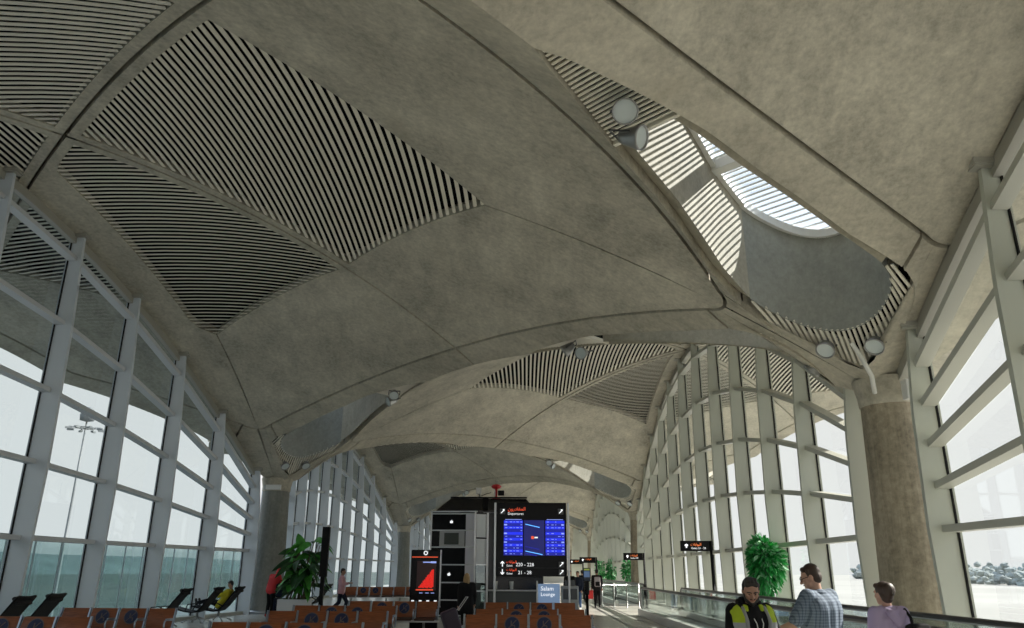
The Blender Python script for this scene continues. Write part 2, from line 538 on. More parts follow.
slot(Rc(0), Lc(1), 'leaf-shaped skylight seen edge-on as a dark slit along the nearest arch', 'shaded leaf-shaped skylight at the nearest left column with three dark lamps')
slot(Rc(1), Lc(1), 'sunlit small skylight slot above the second walkway-side column', 'leaf-shaped skylight hidden behind the arch beyond the nearest left column')
slot(Rc(1), Lc(2), 'skylight slot beyond the second walkway-side column, seen edge-on', 'small shaded skylight slot left of the black kiosk roof')
slot(Rc(2), Lc(2), 'tiny skylight slot over the third walkway-side column', 'small skylight slot behind the second left column')
slot(Rc(2), Lc(3), 'farthest edge-on skylight slot beyond the third walkway-side column', 'far skylight slot over the third left column')

# spotlights under the skylights
def spot_proto():
    o = empty('spotlight')
    mb = MB(); mb.lathe([(.05, .34), (.09, .33), (.12, .24), (.17, .06), (.185, 0), (.185, -.03), (.165, -.03), (.16, .0)], n=24)
    mb.build('housing', mat('lamp_housing', (.33, .33, .32), .3, .6), o)
    mb = MB(); mb.lathe([(.001, -.005), (.1, -.012), (.163, -.004)], n=24)
    mb.build('lens', mat('lamp_lens', (.62, .68, .68), .08, 0, spec=.8), o)
    mb = MB(); mb.tube([(.2, 0, .08), (.2, 0, .42), (-.2, 0, .42), (-.2, 0, .08)], .016, 6)
    mb.build('yoke', mat('lamp_yoke', (.10, .10, .10), .5), o)
    return o
SP = None
def spots(mid, ang, where):
    global SP
    ax_ = Vector((math.cos(ang), math.sin(ang), 0)); nr_ = Vector((-math.sin(ang), math.cos(ang), 0)) * (-1 if math.cos(ang) < 0 else 1); dn = Vector((0, 0, -1))
    for t, w, dz, aim, txt in ((.328, -.014, -.12, dn * .55 - ax_ * .6 - nr_ * .45, 'round spotlight at the pointed tip of '),
                               (.368, -.004, -.10, ax_ * .2 + dn * .35 - nr_ * .9, 'spotlight turned sideways near the tip of '),
                               (.893, .042, .02, dn * .75 - ax_ * .75, 'round spotlight low at the column end of '),
                               (.898, -.030, .02, dn * .75 - ax_ * .75, 'second round spotlight at the column end of ')):
        if SP is None: SP = spot_proto(); o = SP
        else: o = copy_tree(SP)
        q = Vector((mid[0], mid[1], 0)) + ax_ * t * S + nr_ * w * S
        o.location = (q.x, q.y, zlip(t, w) + dz)
        o.rotation_euler = aim.to_track_quat('-Z', 'Y').to_euler()
        tag(o, txt + where, 'spotlight', 'skylight spotlights')
for (m, ang, lab), where in zip([sky_slots[i] for i in (0, 2, 3, 4, 7, 8)],
        ('the nearest sunlit skylight', 'the edge-on skylight over the arch', 'the shaded skylight by the nearest left column',
         'the skylight above the second walkway-side column', 'the shaded skylight left of the kiosk roof', 'the skylight over the third walkway-side column')):
    spots(m, ang, where)

# ------------------------------------------------------------------ columns
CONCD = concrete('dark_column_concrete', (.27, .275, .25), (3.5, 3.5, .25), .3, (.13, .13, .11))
def column(x, y, label, m=None):
    o = empty('concrete_column', (x, y, 0))
    mb = MB(); n = 32
    rows = []
    for z, r in ((0, .68), (1.5, .65), (3.2, .60), (4.6, .56), (5.02, .55), (5.5, .55)):
        rows.append([(r * math.cos(2 * PI * k / n), r * math.sin(2 * PI * k / n), z) for k in range(n)])
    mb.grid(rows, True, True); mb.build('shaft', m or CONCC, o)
    mb = MB(); mb.lathe([(.545, 4.86), (.58, 4.88), (.59, 5.06), (.62, 5.2), (.66, 5.4)], n=32); mb.build('capital_ring', CONCB, o)
    mb = MB(); mb.lathe([(.675, 0), (.715, .01), (.715, .12), (.67, .13)], n=32); mb.build('base_ring', STEEL, o)
    tag(o, label, 'column', 'concrete columns', 'structure')
for i, t in enumerate(('massive tan concrete column at the right beside the walkway, nearest of all', 'slim looking concrete column behind the first walkway end, second on the right',
                       'third concrete column on the walkway side, far along the hall', 'fourth concrete column on the walkway side, farthest')):
    column(XR + .05, A0 + i * D, t)
for i, t in ((0, 'concrete column left of the camera, out of the photo'), (1, 'dark grey concrete column on the left behind the red jacket and big plant'), (2, 'grey concrete column beside the red totem screen, second on the left'), (3, 'third concrete column on the left side, behind the black kiosk')):
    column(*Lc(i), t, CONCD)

# column-top fixtures
def colbox(x, y, z, rz, label):
    o = empty('camera_box', (x, y, z), rz)
    mb = MB(); mb.box((0, 0, 0), (.34, .22, .38), bev=.02); mb.build('case', WHITE, o)
    mb = MB(); mb.ball((0, -.10, .03), (.105, .07, .125)); mb.build('dome', BLACKG, o)
    mb = MB(); mb.box((0, .16, 0), (.12, .16, .12)); mb.build('bracket', CAPM, o)
    tag(o, label, 'camera', 'cameras on the column tops')
colbox(XR + .10, A0 - .88, 5.03, 0, 'white camera box with black dome on top of the nearest right column')
o = empty('junction_box', (XL + .12, A0 + D / 2 - .80, 4.98))
mb = MB(); mb.box((0, 0, 0), (.62, .16, .20), bev=.02); mb.build('case', WHITE, o)
mb = MB(); mb.box((-.36, .02, 0), (.10, .12, .16), bev=.015); mb.build('end_cap', STEEL, o)
tag(o, 'white horizontal box fixed to the top of the dark left column', 'light fitting')
colbox(XR - .05, A0 + D - .92, 5.0, 0, 'small white camera box on the second walkway-side column')
mb = MB(); mb.tube([(XR - .98, A0 - .98, 5.93), (XR - .82, A0 - .95, 5.66), (XR - .62, A0 - .84, 5.30), (XR - .50, A0 - .60, 5.02)], .045, 10)
tag(mb.build('drain_pipe', mat('pipe_plaster', (.72, .72, .68), .7)), 'white pipe running from the skylight rim to the nearest column top', 'pipe')

# ------------------------------------------------------------------ glazed facades
def dome_z(side, x, y, i):
    cx, cy = (XL, A0 + i * D) if side == 'L' else (XR, A0 - D / 2 + i * D)
    return Zs((x - cx + y - cy) / R2 / S, (x - cx - y + cy) / R2 / S)
WN = 0
def facade(side, i, label):
    global WN
    WN += 1
    yc = A0 + i * D if side == 'L' else A0 - D / 2 + i * D
    ins = 1 if side == 'L' else -1
    xf = (lambda y: XL - .65 - 1.75 * (1 - ((y - yc) / 18) ** 2)) if side == 'L' else (lambda y: XR + .13)
    o = empty('window_%d' % WN, (xf(yc), yc, 0)); loc = Vector(o.location)
    ys = [yc + 3.0 * (k + .5) for k in range(-6, 6)] if side == 'R' else [yc - .12 + 3.13 * (k + .5) for k in range(-6, 6)]
    tops = []
    dep = (lambda q: interp(q, [0, .4, .75, 1], [.50, .57, .48, .33])) if side == 'L' else (lambda q: interp(q, [0, .4, .75, 1], [.41, .48, .42, .28]))
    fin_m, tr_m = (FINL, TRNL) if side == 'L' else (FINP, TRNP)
    for y in ys:
        x = xf(y); zt = dome_z(side, x + .2 * ins, y, i); tops.append(zt)
        mb = MB()
        zz = lin(16, 0, zt + .03)
        ring = [(x - .06 * ins, z) for z in (0, zt + .12)] + [(x + dep(z / zt) * ins, z) for z in reversed(zz)]
        mb.prism([(px - loc.x, z) for px, z in ring], 1, y - .05 - loc.y, y + .05 - loc.y)
        f = mb.build('mullion', fin_m, o)
        mb = MB()
        mb.box(Vector((x + .20 * ins, y, zt - .02)) - loc, (.46, .30, .05)); mb.box(Vector((x + .20 * ins, y, zt + .04)) - loc, (.52, .36, .09))
        b = mb.build('bracket', CAPM, f)
    n = len(ys)
    # transoms run between neighbouring mullions at equal fractions of their height
    for k in range(5):
        zk = [2.43 + k * (zt - .72 - 2.43) / 4 for zt in tops]
        for a in range(n - 1):
            if k and zk[a] - zk[0] < -9: continue
            pa = Vector((xf(ys[a]) + .14 * ins, ys[a] + .04, zk[a])) - loc
            pb = Vector((xf(ys[a + 1]) + .14 * ins, ys[a + 1] - .04, zk[a + 1])) - loc
            mb = MB(); mb.bar(pa, pb, .26, .12); mb.build('transom', tr_m, o)
    head = MB(); sill = MB(); pane = MB(); gask = MB()
    yy = [yc - 17.5] + ys + [yc + 17.5]
    for a in range(len(yy) - 1):
        ya, yb = yy[a], yy[a + 1]
        sub = lin(4, ya, yb)
        ztop = [dome_z(side, xf(y), y, i) for y in sub]
        pane.grid([[Vector((xf(y), y, .1)) - loc for y in sub], [Vector((xf(y), y, z - .02)) - loc for y, z in zip(sub, ztop)]], False)
        for q in range(3):
            head.bar(Vector((xf(sub[q]) + .05 * ins, sub[q], ztop[q] - .10)) - loc, Vector((xf(sub[q + 1]) + .05 * ins, sub[q + 1], ztop[q + 1] - .10)) - loc, .18, .24)
        sill.bar(Vector((xf(ya) + .1 * ins, ya, .06)) - loc, Vector((xf(yb) + .1 * ins, yb, .06)) - loc, .4, .12)
    for y in ys:
        x = xf(y); zt = dome_z(side, x, y, i)
        gask.box(Vector((x + .012 * ins, y, zt / 2)) - loc, (.03, .17, zt - .1))
    head.build('head_frame', CAPM, o); sill.build('sill', TRNP, o)
    gask.build('gasket', BLACK, o); pane.build('pane', GLASSW if side == 'L' else GLASSR, o)
    tag(o, label, 'window wall', 'glazed facade bays', 'structure')
facade('L', 0, 'tall glazed bay with slanting grey mullions on the left, nearest the seating')
facade('L', 1, 'second glazed bay on the left beyond the dark column, closely set fins')
facade('R', 0, 'nearest glazed bay at the right edge showing the sunlit overhang outside')
facade('R', 1, 'tall glazed bay with pale fins behind the walkway and ficus tree')
facade('L', -1, 'glazed bay on the left behind the camera')
facade('L', 2, 'third glazed bay on the left, behind the black kiosk')
facade('R', 2, 'third glazed bay on the walkway side with three small trees before it')
facade('R', 3, 'farthest glazed bay on the walkway side')

# ------------------------------------------------------------------ floor and the outside
def floor_material():
    m = bpy.data.materials.new('polished_stone'); m.use_nodes = True
    nt = m.node_tree; N = nt.nodes; L = nt.links; b = N['Principled BSDF']
    tc = N.new('ShaderNodeTexCoord'); br = N.new('ShaderNodeTexBrick')
    br.offset = .5; br.inputs['Scale'].default_value = 1.0
    br.inputs['Brick Width'].default_value = 1.2; br.inputs['Row Height'].default_value = .6
    br.inputs['Mortar Size'].default_value = .004
    br.inputs['Color1'].default_value = (.70, .68, .63, 1); br.inputs['Color2'].default_value = (.65, .63, .585, 1)
    br.inputs['Mortar'].default_value = (.36, .35, .32, 1)
    L.new(tc.outputs['Object'], br.inputs['Vector']); L.new(br.outputs['Color'], b.inputs['Base Color'])
    b.inputs['Roughness'].default_value = .22
    return m
mb = MB(); mb.box((-3, 47, -2.1), (25, 172, 4.2))
tag(mb.build('floor', floor_material()), 'pale polished stone floor of the concourse', 'floor', kind='structure')
mb = MB(); mb.box((3.42, 50, .003), (.14, 160, .006)); mb.box((4.25, 50, .003), (.06, 160, .006))
tag(mb.build('trim_1', mat('floor_inlay', (.10, .10, .10), .3)), 'dark inlaid line in the floor beside the walkway', 'floor trim', kind='structure')
mb = MB(); mb.box((-2.2, 126.3, 4), (24, .6, 11))
tag(mb.build('wall_far', mat('pale_plaster', (.56, .56, .52), .7)), 'pale wall closing the far end of the concourse', 'wall', kind='structure')
def ground_material(name, c1, c2, c3):
    m = bpy.data.materials.new(name); m.use_nodes = True
    nt = m.node_tree; N = nt.nodes; L = nt.links; b = N['Principled BSDF']; b.inputs['Roughness'].default_value = .9
    tc = N.new('ShaderNodeTexCoord'); nz = N.new('ShaderNodeTexNoise'); nz.inputs['Scale'].default_value = .012; nz.inputs['Detail'].default_value = 8
    rp = N.new('ShaderNodeValToRGB'); rp.color_ramp.elements[0].position = .4; rp.color_ramp.elements[1].position = .6
    rp.color_ramp.elements[0].color = (*c1, 1); rp.color_ramp.elements[1].color = (*c2, 1)
    e = rp.color_ramp.elements.new(.5); e.color = (*c3, 1)
    L.new(tc.outputs['Object'], nz.inputs['Vector']); L.new(nz.outputs['Fac'], rp.inputs['Fac']); L.new(rp.outputs['Color'], b.inputs['Base Color'])
    return m
def plane(name, x0, x1, y0, y1, z, m):
    return build(name, [(x0, y0, z), (x1, y0, z), (x1, y1, z), (x0, y1, z)], [(0, 1, 2, 3)], m)
tag(plane('ground_apron', -60, 2500, -2500, 2500, -4.25, ground_material('apron_concrete', (.33, .32, .295), (.40, .39, .36), (.36, .35, .325))), 'pale concrete apron outside the windows', 'ground', kind='structure')
tag(plane('ground_field', -2500, -60, -2500, 2500, -4.25, ground_material('dry_field', (.055, .078, .072), (.095, .112, .098), (.075, .095, .085))), 'dull green field beyond the left windows', 'ground', kind='structure')
# low hills on the left horizon
mb = MB(); rows = []
r2 = random.Random(3)
ph = [r2.uniform(0, 6) for _ in range(6)]
for d, hgt in ((500, -4.3), (560, .5), (640, .75), (760, .92), (900, 1.0)):
    row = []
    for k in range(60):
        y = -300 + k * 40
        hh = 1 + .10 * math.sin(y / 130 + ph[0]) + .06 * math.sin(y / 60 + ph[1])
        row.append((-d, y, hgt if hgt < 0 else 25 * hgt * hh))
    rows.append(row)
mb.grid(rows, True)
tag(mb.build('hills', mat('hill_scrub', (.11, .145, .145), .9, noise=(.02, .25, (1, 1, 1)))), 'low dark ridge of land on the horizon beyond the left windows', 'hills', kind='structure')
# tinted glass screen outside the left windows
scr = empty('wall_outer_left', (-16.2, 30, 0))
for k in range(40):
    y = -28 + k * 1.5
    mb = MB(); mb.box((0, y, 1.0), (.05, .03, 3.4)); mb.build('post', WHITE, scr)
mb = MB(); mb.grid([[(0, -28, -.7), (0, 30.5, -.7)], [(0, -28, 2.68), (0, 30.5, 2.68)]], False); mb.build('screen_pane', GLASST, scr)
mb = MB(); mb.box((0, 1.25, 2.7), (.06, 58.6, .05)); mb.build('top_rail', TRNP, scr)
tag(scr, 'greenish glass screen with thin white posts outside the left windows', 'glass screen', kind='structure')
mb = MB(); mb.box((-16.1, 31, -2.5), (1.4, 62, 3.6))
tag(mb.build('terrace_edge', CONCB), 'grey concrete ledge carrying the outdoor glass screen', 'ledge', kind='structure')
# far trees on the right
mb = MB(); r3 = random.Random(11)
ico = bmesh.new(); bmesh.ops.create_icosphere(ico, subdivisions=1, radius=1); ico.verts.index_update()
icoV = [v.co.copy() for v in ico.verts]; icoF = [[v.index for v in f.verts] for f in ico.faces]; ico.free()
for k in range(3600):
    y = r3.uniform(-40, 1) ** 1 if r3.random() < .1 else r3.uniform(0, 1) ** 1.5 * 900
    x = 165 + r3.uniform(0, 60) + .22 * max(0, y)
    crown = 2.2 + 1.5 * math.sin(y / 13) + 1.2 * math.sin(y / 5.3 + 1)
    h = r3.uniform(.7, 1.3) * (1 + y / 600)
    c = Vector((x, y, -4.2 + (.3 + max(1.2, 2.2 + crown) * r3.uniform(0, 1) ** 1.3) * (1 + y / 600)))
    mb.add([c + Vector((v.x * h * 1.1, v.y * h * 1.3, v.z * h * .9)) * r3.uniform(.6, 1.4) for v in icoV], icoF, False)
tag(mb.build('treeline', mat('hazy_foliage', (.30, .335, .33), .9, noise=(.3, .3, (1, 1, 1)))), 'hazy line of trees across the apron beyond the right windows', 'trees', kind='stuff')  # distance haze is put into this pale foliage colour
# high-mast light
MASTM = mat('mast_grey', (.20, .21, .22), .5)
mast = empty('light_mast', (-61.0, 104, -4.2))
mb = MB(); mb.tube([(0, 0, 0), (0, 0, 15), (0, 0, 25.5)], [.22, .16, .10], 12); mb.build('pole', MASTM, mast)
mb = MB(); mb.lathe([(1.2, 24.3), (1.28, 24.35), (1.2, 24.4)], n=24)
for k in range(8):
    a = k * PI / 4
    mb.bar((0, 0, 24.35), (2.1 * math.cos(a), 2.1 * math.sin(a), 24.35), .08, .08)
mb.build('ring', MASTM, mast)
for k in range(8):
    a = k * PI / 4
    mb = MB(); mb.box((2.1 * math.cos(a), 2.1 * math.sin(a), 24.15), (.8, .35, .22), Matrix.Rotation(a, 3, 'Z')); mb.build('floodlight', MASTM, mast)
mb = MB(); mb.lathe([(.1, 25.2), (.9, 25.4), (1.0, 26.2), (.7, 27.0), (.05, 27.3)], n=14); mb.build('head', MASTM, mast)
tag(mast, 'tall white mast with floodlights outside the left windows', 'light mast')
# vehicles glimpsed beyond the left glass
def truck(loc, rz, cab, label):
    o = empty('service_truck', loc, rz)
    mb = MB(); mb.box((0, .9, 1.9), (2.3, 4.4, 2.4), bev=.08); mb.build('cargo_box', cab, o)
    mb = MB(); mb.prism([(-2.9, .55), (-1.4, .55), (-1.4, 2.4), (-2.2, 2.4), (-2.9, 1.5)], 0, -1.05, 1.05)
    mb.V = [Vector((v.x, v.y, v.z)) for v in mb.V]; mb.build('cab', cab, o)
    mb = MB(); mb.box((0, .1, .6), (1.9, 5.6, .2)); mb.build('chassis', BLACK, o)
    for sx in (-1, 1):
        for y in (-2.0, 2.0):
            mb = MB(); mb.lathe([(.02, -.14), (.42, -.14), (.46, -.08), (.46, .08), (.42, .14), (.02, .14)], (sx * .98, y, .46), Matrix.Rotation(PI / 2, 3, 'Y'), 20); mb.build('wheel', BLACK, o)
    tag(o, label, 'truck')
truck((-33, 44, -4.25), .5, WHITE, 'white service truck outside beyond the greenish glass screen')
truck((-40, 37, -4.25), 1.2, mat('orange_paint', (.55, .10, .04), .5), 'orange service truck outside beyond the glass screen, left of the white one')

# ------------------------------------------------------------------ moving walkways
RUBBER = mat('handrail_rubber', (.015, .015, .016), .3)
TREAD = mat('walkway_tread', (.10, .10, .105), .5, .3)
SKIRT = mat('skirt_panel', (.58, .58, .56), .35, .3)
def walkway(y0, y1, label):
    o = empty('moving_walkway', (0, 0, 0))
    xn, xf_ = 4.74, 6.24
    for x, e1 in ((xn, y1), (xf_, y1 - .9)):
        sgn = 1 if x == xn else -1
        e0 = y0
        # rail path with rounded newel ends
        zc_, r = .70, .38
        path = [(x, e0 + r * math.cos(a), zc_ + r * math.sin(a)) for a in lin(10, 1.45 * PI, PI / 2 + PI - PI)] if False else []
        path = [(x, e0 - r * math.sin(a), zc_ - r * math.cos(a)) for a in lin(9, 0, PI)]
        path += [(x, yy, 1.08) for yy in lin(8, e0 + 2, e1 - 2)]
        path += [(x, e1 + r * math.sin(a), zc_ + r * math.cos(a)) for a in lin(9, 0, PI)]
        mb = MB(); mb.tube(path, .042, 8); mb.build('handrail', RUBBER, o)
        mb = MB(); n = 14
        for k in range(n):
            a, b = lerp(e0, e1, k / n) + .01, lerp(e0, e1, (k + 1) / n) - .01
            mb.box((x, (a + b) / 2, .66), (.014, b - a, .78))
        mb.build('glass_balustrade', GLASSB, o)
        for e_, q in ((e0, -1), (e1, 1)):
            mb = MB()
            poly = [(e_, .25)] + [(e_ + q * (r - .05) * math.sin(a), zc_ - (r - .05) * math.cos(a)) for a in lin(12, 0, PI)] + [(e_ - q * .12, 1.03), (e_ - q * .12, .25)]
            mb.prism(poly, 0, x - .02, x + .02); mb.build('newel_panel', WHITE, o)
        mb = MB(); mb.box((x, (e0 + e1) / 2, .13), (.22, e1 - e0 + .9, .26)); mb.build('skirt', SKIRT, o)
        mb = MB(); mb.box((x, (e0 + e1) / 2, 1.045), (.05, e1 - e0, .03)); mb.build('rail_track', STEEL, o)
    mb = MB(); mb.box(((xn + xf_) / 2, (y0 + y1) / 2, .035), (xf_ - xn - .22, y1 - y0, .07)); mb.build('tread_belt', TREAD, o)
    for e_ in (y0, y1):
        mb = MB(); mb.box(((xn + xf_) / 2, e_, .04), (xf_ - xn - .24, 1.0, .075)); mb.build('comb_plate', STEEL, o)
    tag(o, label, 'moving walkway', 'moving walkways')
walkway(-8, 33.3, 'glass-sided moving walkway passing behind the three near people')
walkway(43, 78, 'second glass-sided moving walkway starting beyond the slim second column')
b = empty('glass_barrier', (4.75, 41, 0))
for x in (-.9, -.3, .35, .95):
    mb = MB(); mb.tube([(x, 0, 0), (x, 0, 1.15)], .035, 8); mb.build('post', STEEL, b)
mb = MB(); mb.box((0, 0, .6), (1.8, .012, .8)); mb.build('glass_panel', GLASSB, b)
mb = MB(); mb.tube([(-.9, 0, 1.06), (.95, 0, 1.06)], .014, 8); mb.build('top_rail', STEEL, b)
tag(b, 'low glass barrier with steel posts before the second walkway', 'barrier')

# ------------------------------------------------------------------ beam seating
WOOD = mat('seat_veneer', (.30, .092, .034), .35, noise=(6, .3, (1, 1, 12)))
WOODE = mat('seat_edge', (.05, .02, .012), .5)
BLUE = mat('sticker_blue', (.012, .022, .085), .5)
RING = mat('sticker_ring', (.16, .12, .11), .5)
PAD = mat('seat_pad', (.055, .022, .012), .5)
def bench_proto():
    o = empty('beam_seat')
    n, p = 4, .635
    for k in range(n):
        x = (k - (n - 1) / 2) * p
        mb = MB()
        rows = []
        for i in range(9):
            t = i / 8; z = .47 + .40 * t; y = .16 + .11 * t + .03 * (2 * t - 1) ** 2
            rows.append([(x + q, y + .012 * (abs(q) / .28) ** 2, z) for q in lin(7, -.285, .285)])
        rows2 = [[(a, b_ + .028, c) for a, b_, c in r] for r in rows]
        mb.grid(rows, True); mb.grid(rows2, True); mb.m = 1
        for r1, r2_ in ((rows[0], rows2[0]), (rows[-1], rows2[-1]), ([r[0] for r in rows], [r[0] for r in rows2]), ([r[-1] for r in rows], [r[-1] for r in rows2])):
            mb.grid([r1, r2_], False)
        bk = mb.build('backrest', [WOOD, WOODE], o)
        if k in (1, 2):
            mb = MB()
            c = Vector((x, .208, .70)); ax = Matrix.Rotation(-.26, 3, 'X') @ Matrix.Rotation(PI / 2, 3, 'X')
            mb.m = 1; mb.lathe([(.001, .0), (.155, .0), (.155, -.003)], c, ax, 28)
            mb.m = 0; mb.lathe([(.001, .004), (.138, .004), (.138, -.003)], c, ax, 28)
            mb.m = 1
            # seated figure mark
            for (ax1, az1, ax2, az2) in ((-.02, .07, -.02, -.02), (-.02, -.02, .05, -.02), (.05, -.02, .05, -.08)):
                mb.bar(c + Vector((ax1, -.010 + az1 * .26, az1)), c + Vector((ax2, -.010 + az2 * .26, az2)), .018, .006, (0, 1, 0))
            mb.bar(c + Vector((-.085, -.012 - .085 * .26, -.085)), c + Vector((.085, -.012 + .085 * .26, .085)), .014, .006, (0, 1, 0))
            st_ = mb.build('sticker', [BLUE, RING], bk); st_.data.polygons.foreach_set('use_smooth', [False] * len(st_.data.polygons))
        mb = MB(); mb.box((x, -.10, .435), (.56, .50, .05), Matrix.Rotation(.06, 3, 'X'), bev=.02); mb.build('seat_pan', PAD, o)
    for k in range(n + 1):
        x = (k - n / 2) * p
        mb = MB(); mb.bar((x, .15, .40), (x, .29, .88), .035, .05, (0, 1, 0)); mb.build('back_post', STEELB, o)
        mb = MB(); mb.tube([(x, .20, .64), (x, -.14, .66), (x, -.22, .63), (x, -.24, .56), (x, -.20, .40)], .018, 8)
        mb.box((x, -.02, .675), (.05, .28, .022), bev=.008); mb.build('armrest', STEELB, o)
    mb = MB(); mb.box((0, .02, .37), (n * p + .1, .09, .06)); mb.build('beam', STEEL, o)
    for x in (-.9, .9):
        mb = MB(); mb.tube([(x, .02, .36), (x, .02, .08)], .035, 8)
        mb.bar((x, -.28, .03), (x, .30, .03), .06, .05); mb.build('leg', STEEL, o)
    return o
BP = None
def bench(x, y, rz, label):
    global BP
    if BP is None: BP = bench_proto(); o = BP
    else: o = copy_tree(BP)
    o.location = (x, y, 0); o.rotation_euler = (0, 0, rz)
    tag(o, label, 'seating', 'rows of brown beam seats')
bench(-9.07, 14.3, 0, 'brown beam seats cut off in the very bottom left corner below the leftmost lounger')
bench(-8.98, 17.6, 0, 'brown beam seats with two blue stickers directly below the left window, second from the corner')
bench(-3.95, 13.2, 0, 'brown beam seats showing only a strip of backrests along the bottom edge')
bench(-4.18, 16.9, 0, 'brown beam seats just below and right of the white planter, second from the bottom edge')
bench(-4.42, 19.6, 0, 'brown beam seats with two blue stickers beside the foot of the black blade sign')
bench(-3.72, 22.6, 0, 'brown beam seats running up to the foot of the red totem screen')
bench(-8.15, 42.0, .12, 'far brown beam seats behind the walking man in pink, below the far windows')
bench(-5.70, 42.6, .12, 'far brown beam seats left of the red totem, by the second left column')
bench(.05, 16.0, 0, 'nearest brown beam seats in the centre under the departures board, cut by the photo bottom')
bench(.10, 18.4, 0, 'middle brown beam seats of the three rows in front of the lounge sign')
bench(.13, 22.3, 0, 'rearmost brown beam seats of the three rows in front of the lounge sign')

# ------------------------------------------------------------------ loungers by the windows
MESHB = mat('lounger_mesh', (.010, .010, .011), .7)
def lounger_proto():
    o = empty('lounge_chair')
    # side profile in x (feet towards -x) and z
    prof = [(-.95, .50), (-.70, .44), (-.40, .37), (-.12, .34), (.05, .38), (.20, .52), (.42, .80), (.60, 1.02), (.70, 1.13)]
    mb = MB()
    pts = []
    for i in range(len(prof) - 1):
        for q in lin(4, 0, 1)[:-1]: pts.append((lerp(prof[i][0], prof[i + 1][0], q), lerp(prof[i][1], prof[i + 1][1], q)))
    pts.append(prof[-1])
    top = [[(x, w, z + .02 * (abs(w) / .28) ** 2) for w in lin(6, -.25, .25)] for x, z in pts]
    bot = [[(x, w, z - .035) for x_, w, z_ in [r[0]] for w in lin(6, -.25, .25)] for r, (x, z) in zip(top, pts)]
    mb.grid(top, True); mb.grid(bot, True)
    for a, b_ in ((top[0], bot[0]), (top[-1], bot[-1]), ([r[0] for r in top], [r[0] for r in bot]), ([r[-1] for r in top], [r[-1] for r in bot])): mb.grid([a, b_], False)
    mb.build('seat_shell', MESHB, o)
    for w in (-.26, .26):
        mb = MB(); mb.tube([(x, w, z - .01) for x, z in pts], .02, 8); mb.build('side_rail', BLACK, o)
        mb = MB(); mb.tube([(.18, w, .50), (-.02, w * 1.1, .60), (-.28, w * 1.1, .58), (-.36, w, .38)], .018, 8); mb.build('armrest', BLACK, o)
    mb = MB(); mb.box((.60, 0, 1.03), (.08, .46, .20), Matrix.Rotation(-.7, 3, 'Y'), bev=.03); mb.build('headrest', MESHB, o)
    mb = MB(); mb.tube([(-.05, 0, .32), (-.05, 0, .14)], .04, 10); mb.build('stem', STEEL, o)
    for k in range(4):
        a = PI / 4 + k * PI / 2
        mb = MB(); mb.tube([(-.05, 0, .17), (-.05 + .28 * math.cos(a), .28 * math.sin(a), .10), (-.05 + .48 * math.cos(a), .48 * math.sin(a), .015)], .022, 8); mb.build('leg', STEEL, o)
    return o
LP = None
def lounger(x, y, rz, label):
    global LP
    if LP is None: LP = lounger_proto(); o = LP
    else: o = copy_tree(LP)
    o.location = (x, y, 0); o.rotation_euler = (0, 0, rz)
    tag(o, label, 'lounge chair', 'black loungers facing the window')
    return o
lounger(-11.42, 17.4, -.15, 'black mesh lounger with its whole bent back showing, leftmost by the window')
lounger(-11.85, 19.3, -.15, 'black mesh lounger of which only the headrest shows above the stickered seats')
lounger(-11.15, 25.0, -.1, 'empty black mesh lounger in front of the fourth mullion, left of the person in yellow')
lounger(-11.0, 27.3, -.1, 'black mesh lounger overlapped by the reclining person in yellow')
lounger(-10.62, 28.2, -.1, 'black mesh lounger carrying the person in yellow')
lounger(-9.05, 34.6, -.1, 'black lounger far back between the planter and the walking man')

# ------------------------------------------------------------------ planter with big leaves
GREEN = mat('leaf_green', (.06, .28, .035), .4, noise=(3, .6, (1, 1, 1)))
GREEND = mat('leaf_dark', (.022, .085, .024), .45, noise=(3, .5, (1, 1, 1)))
STEM = mat('stem_brown', (.10, .075, .045), .8)
SOIL = mat('soil', (.035, .028, .02), .95)
def big_leaf(mb, base, d, ln, wd, droop, roll=0):
    d = Vector(d).normalized(); sd = d.cross(Vector((0, 0, 1)))
    sd = sd.normalized() if sd.length > .05 else Vector((1, 0, 0))
    up = sd.cross(d)
    sd = (Matrix.Rotation(roll, 3, d) @ sd); up = sd.cross(d)
    rows = []
    for i in range(8):
        t = i / 7; wv = wd * (math.sin(PI * min(1, t * .93 + .07)) ** .7) * (1 - .35 * t)
        c = Vector(base) + d * ln * t + Vector((0, 0, -droop * ln * t * t))
        rows.append([c + sd * wv * q + up * (.10 * wv * abs(q) * 2) for q in (-.5, -.25, 0, .25, .5)])
    mb.grid(rows, True)
o = empty('potted_plant', (-8.45, 29.6, 0))
mb = MB(); 
for sx in (-1, 1): mb.box((sx * .52, 0, .34), (.06, .62, .68), bev=.015); mb.box((0, sx * .28, .34), (.98, .06, .68), bev=.015)
mb.box((0, 0, .05), (1.0, .56, .06)); mb.build('planter', mat('planter_white', (.74, .76, .80), .35), o)
mb = MB(); mb.box((0, 0, .60), (.99, .51, .05)); mb.build('soil', SOIL, o)
stems = MB(); fol = MB(); rl = random.Random(21)
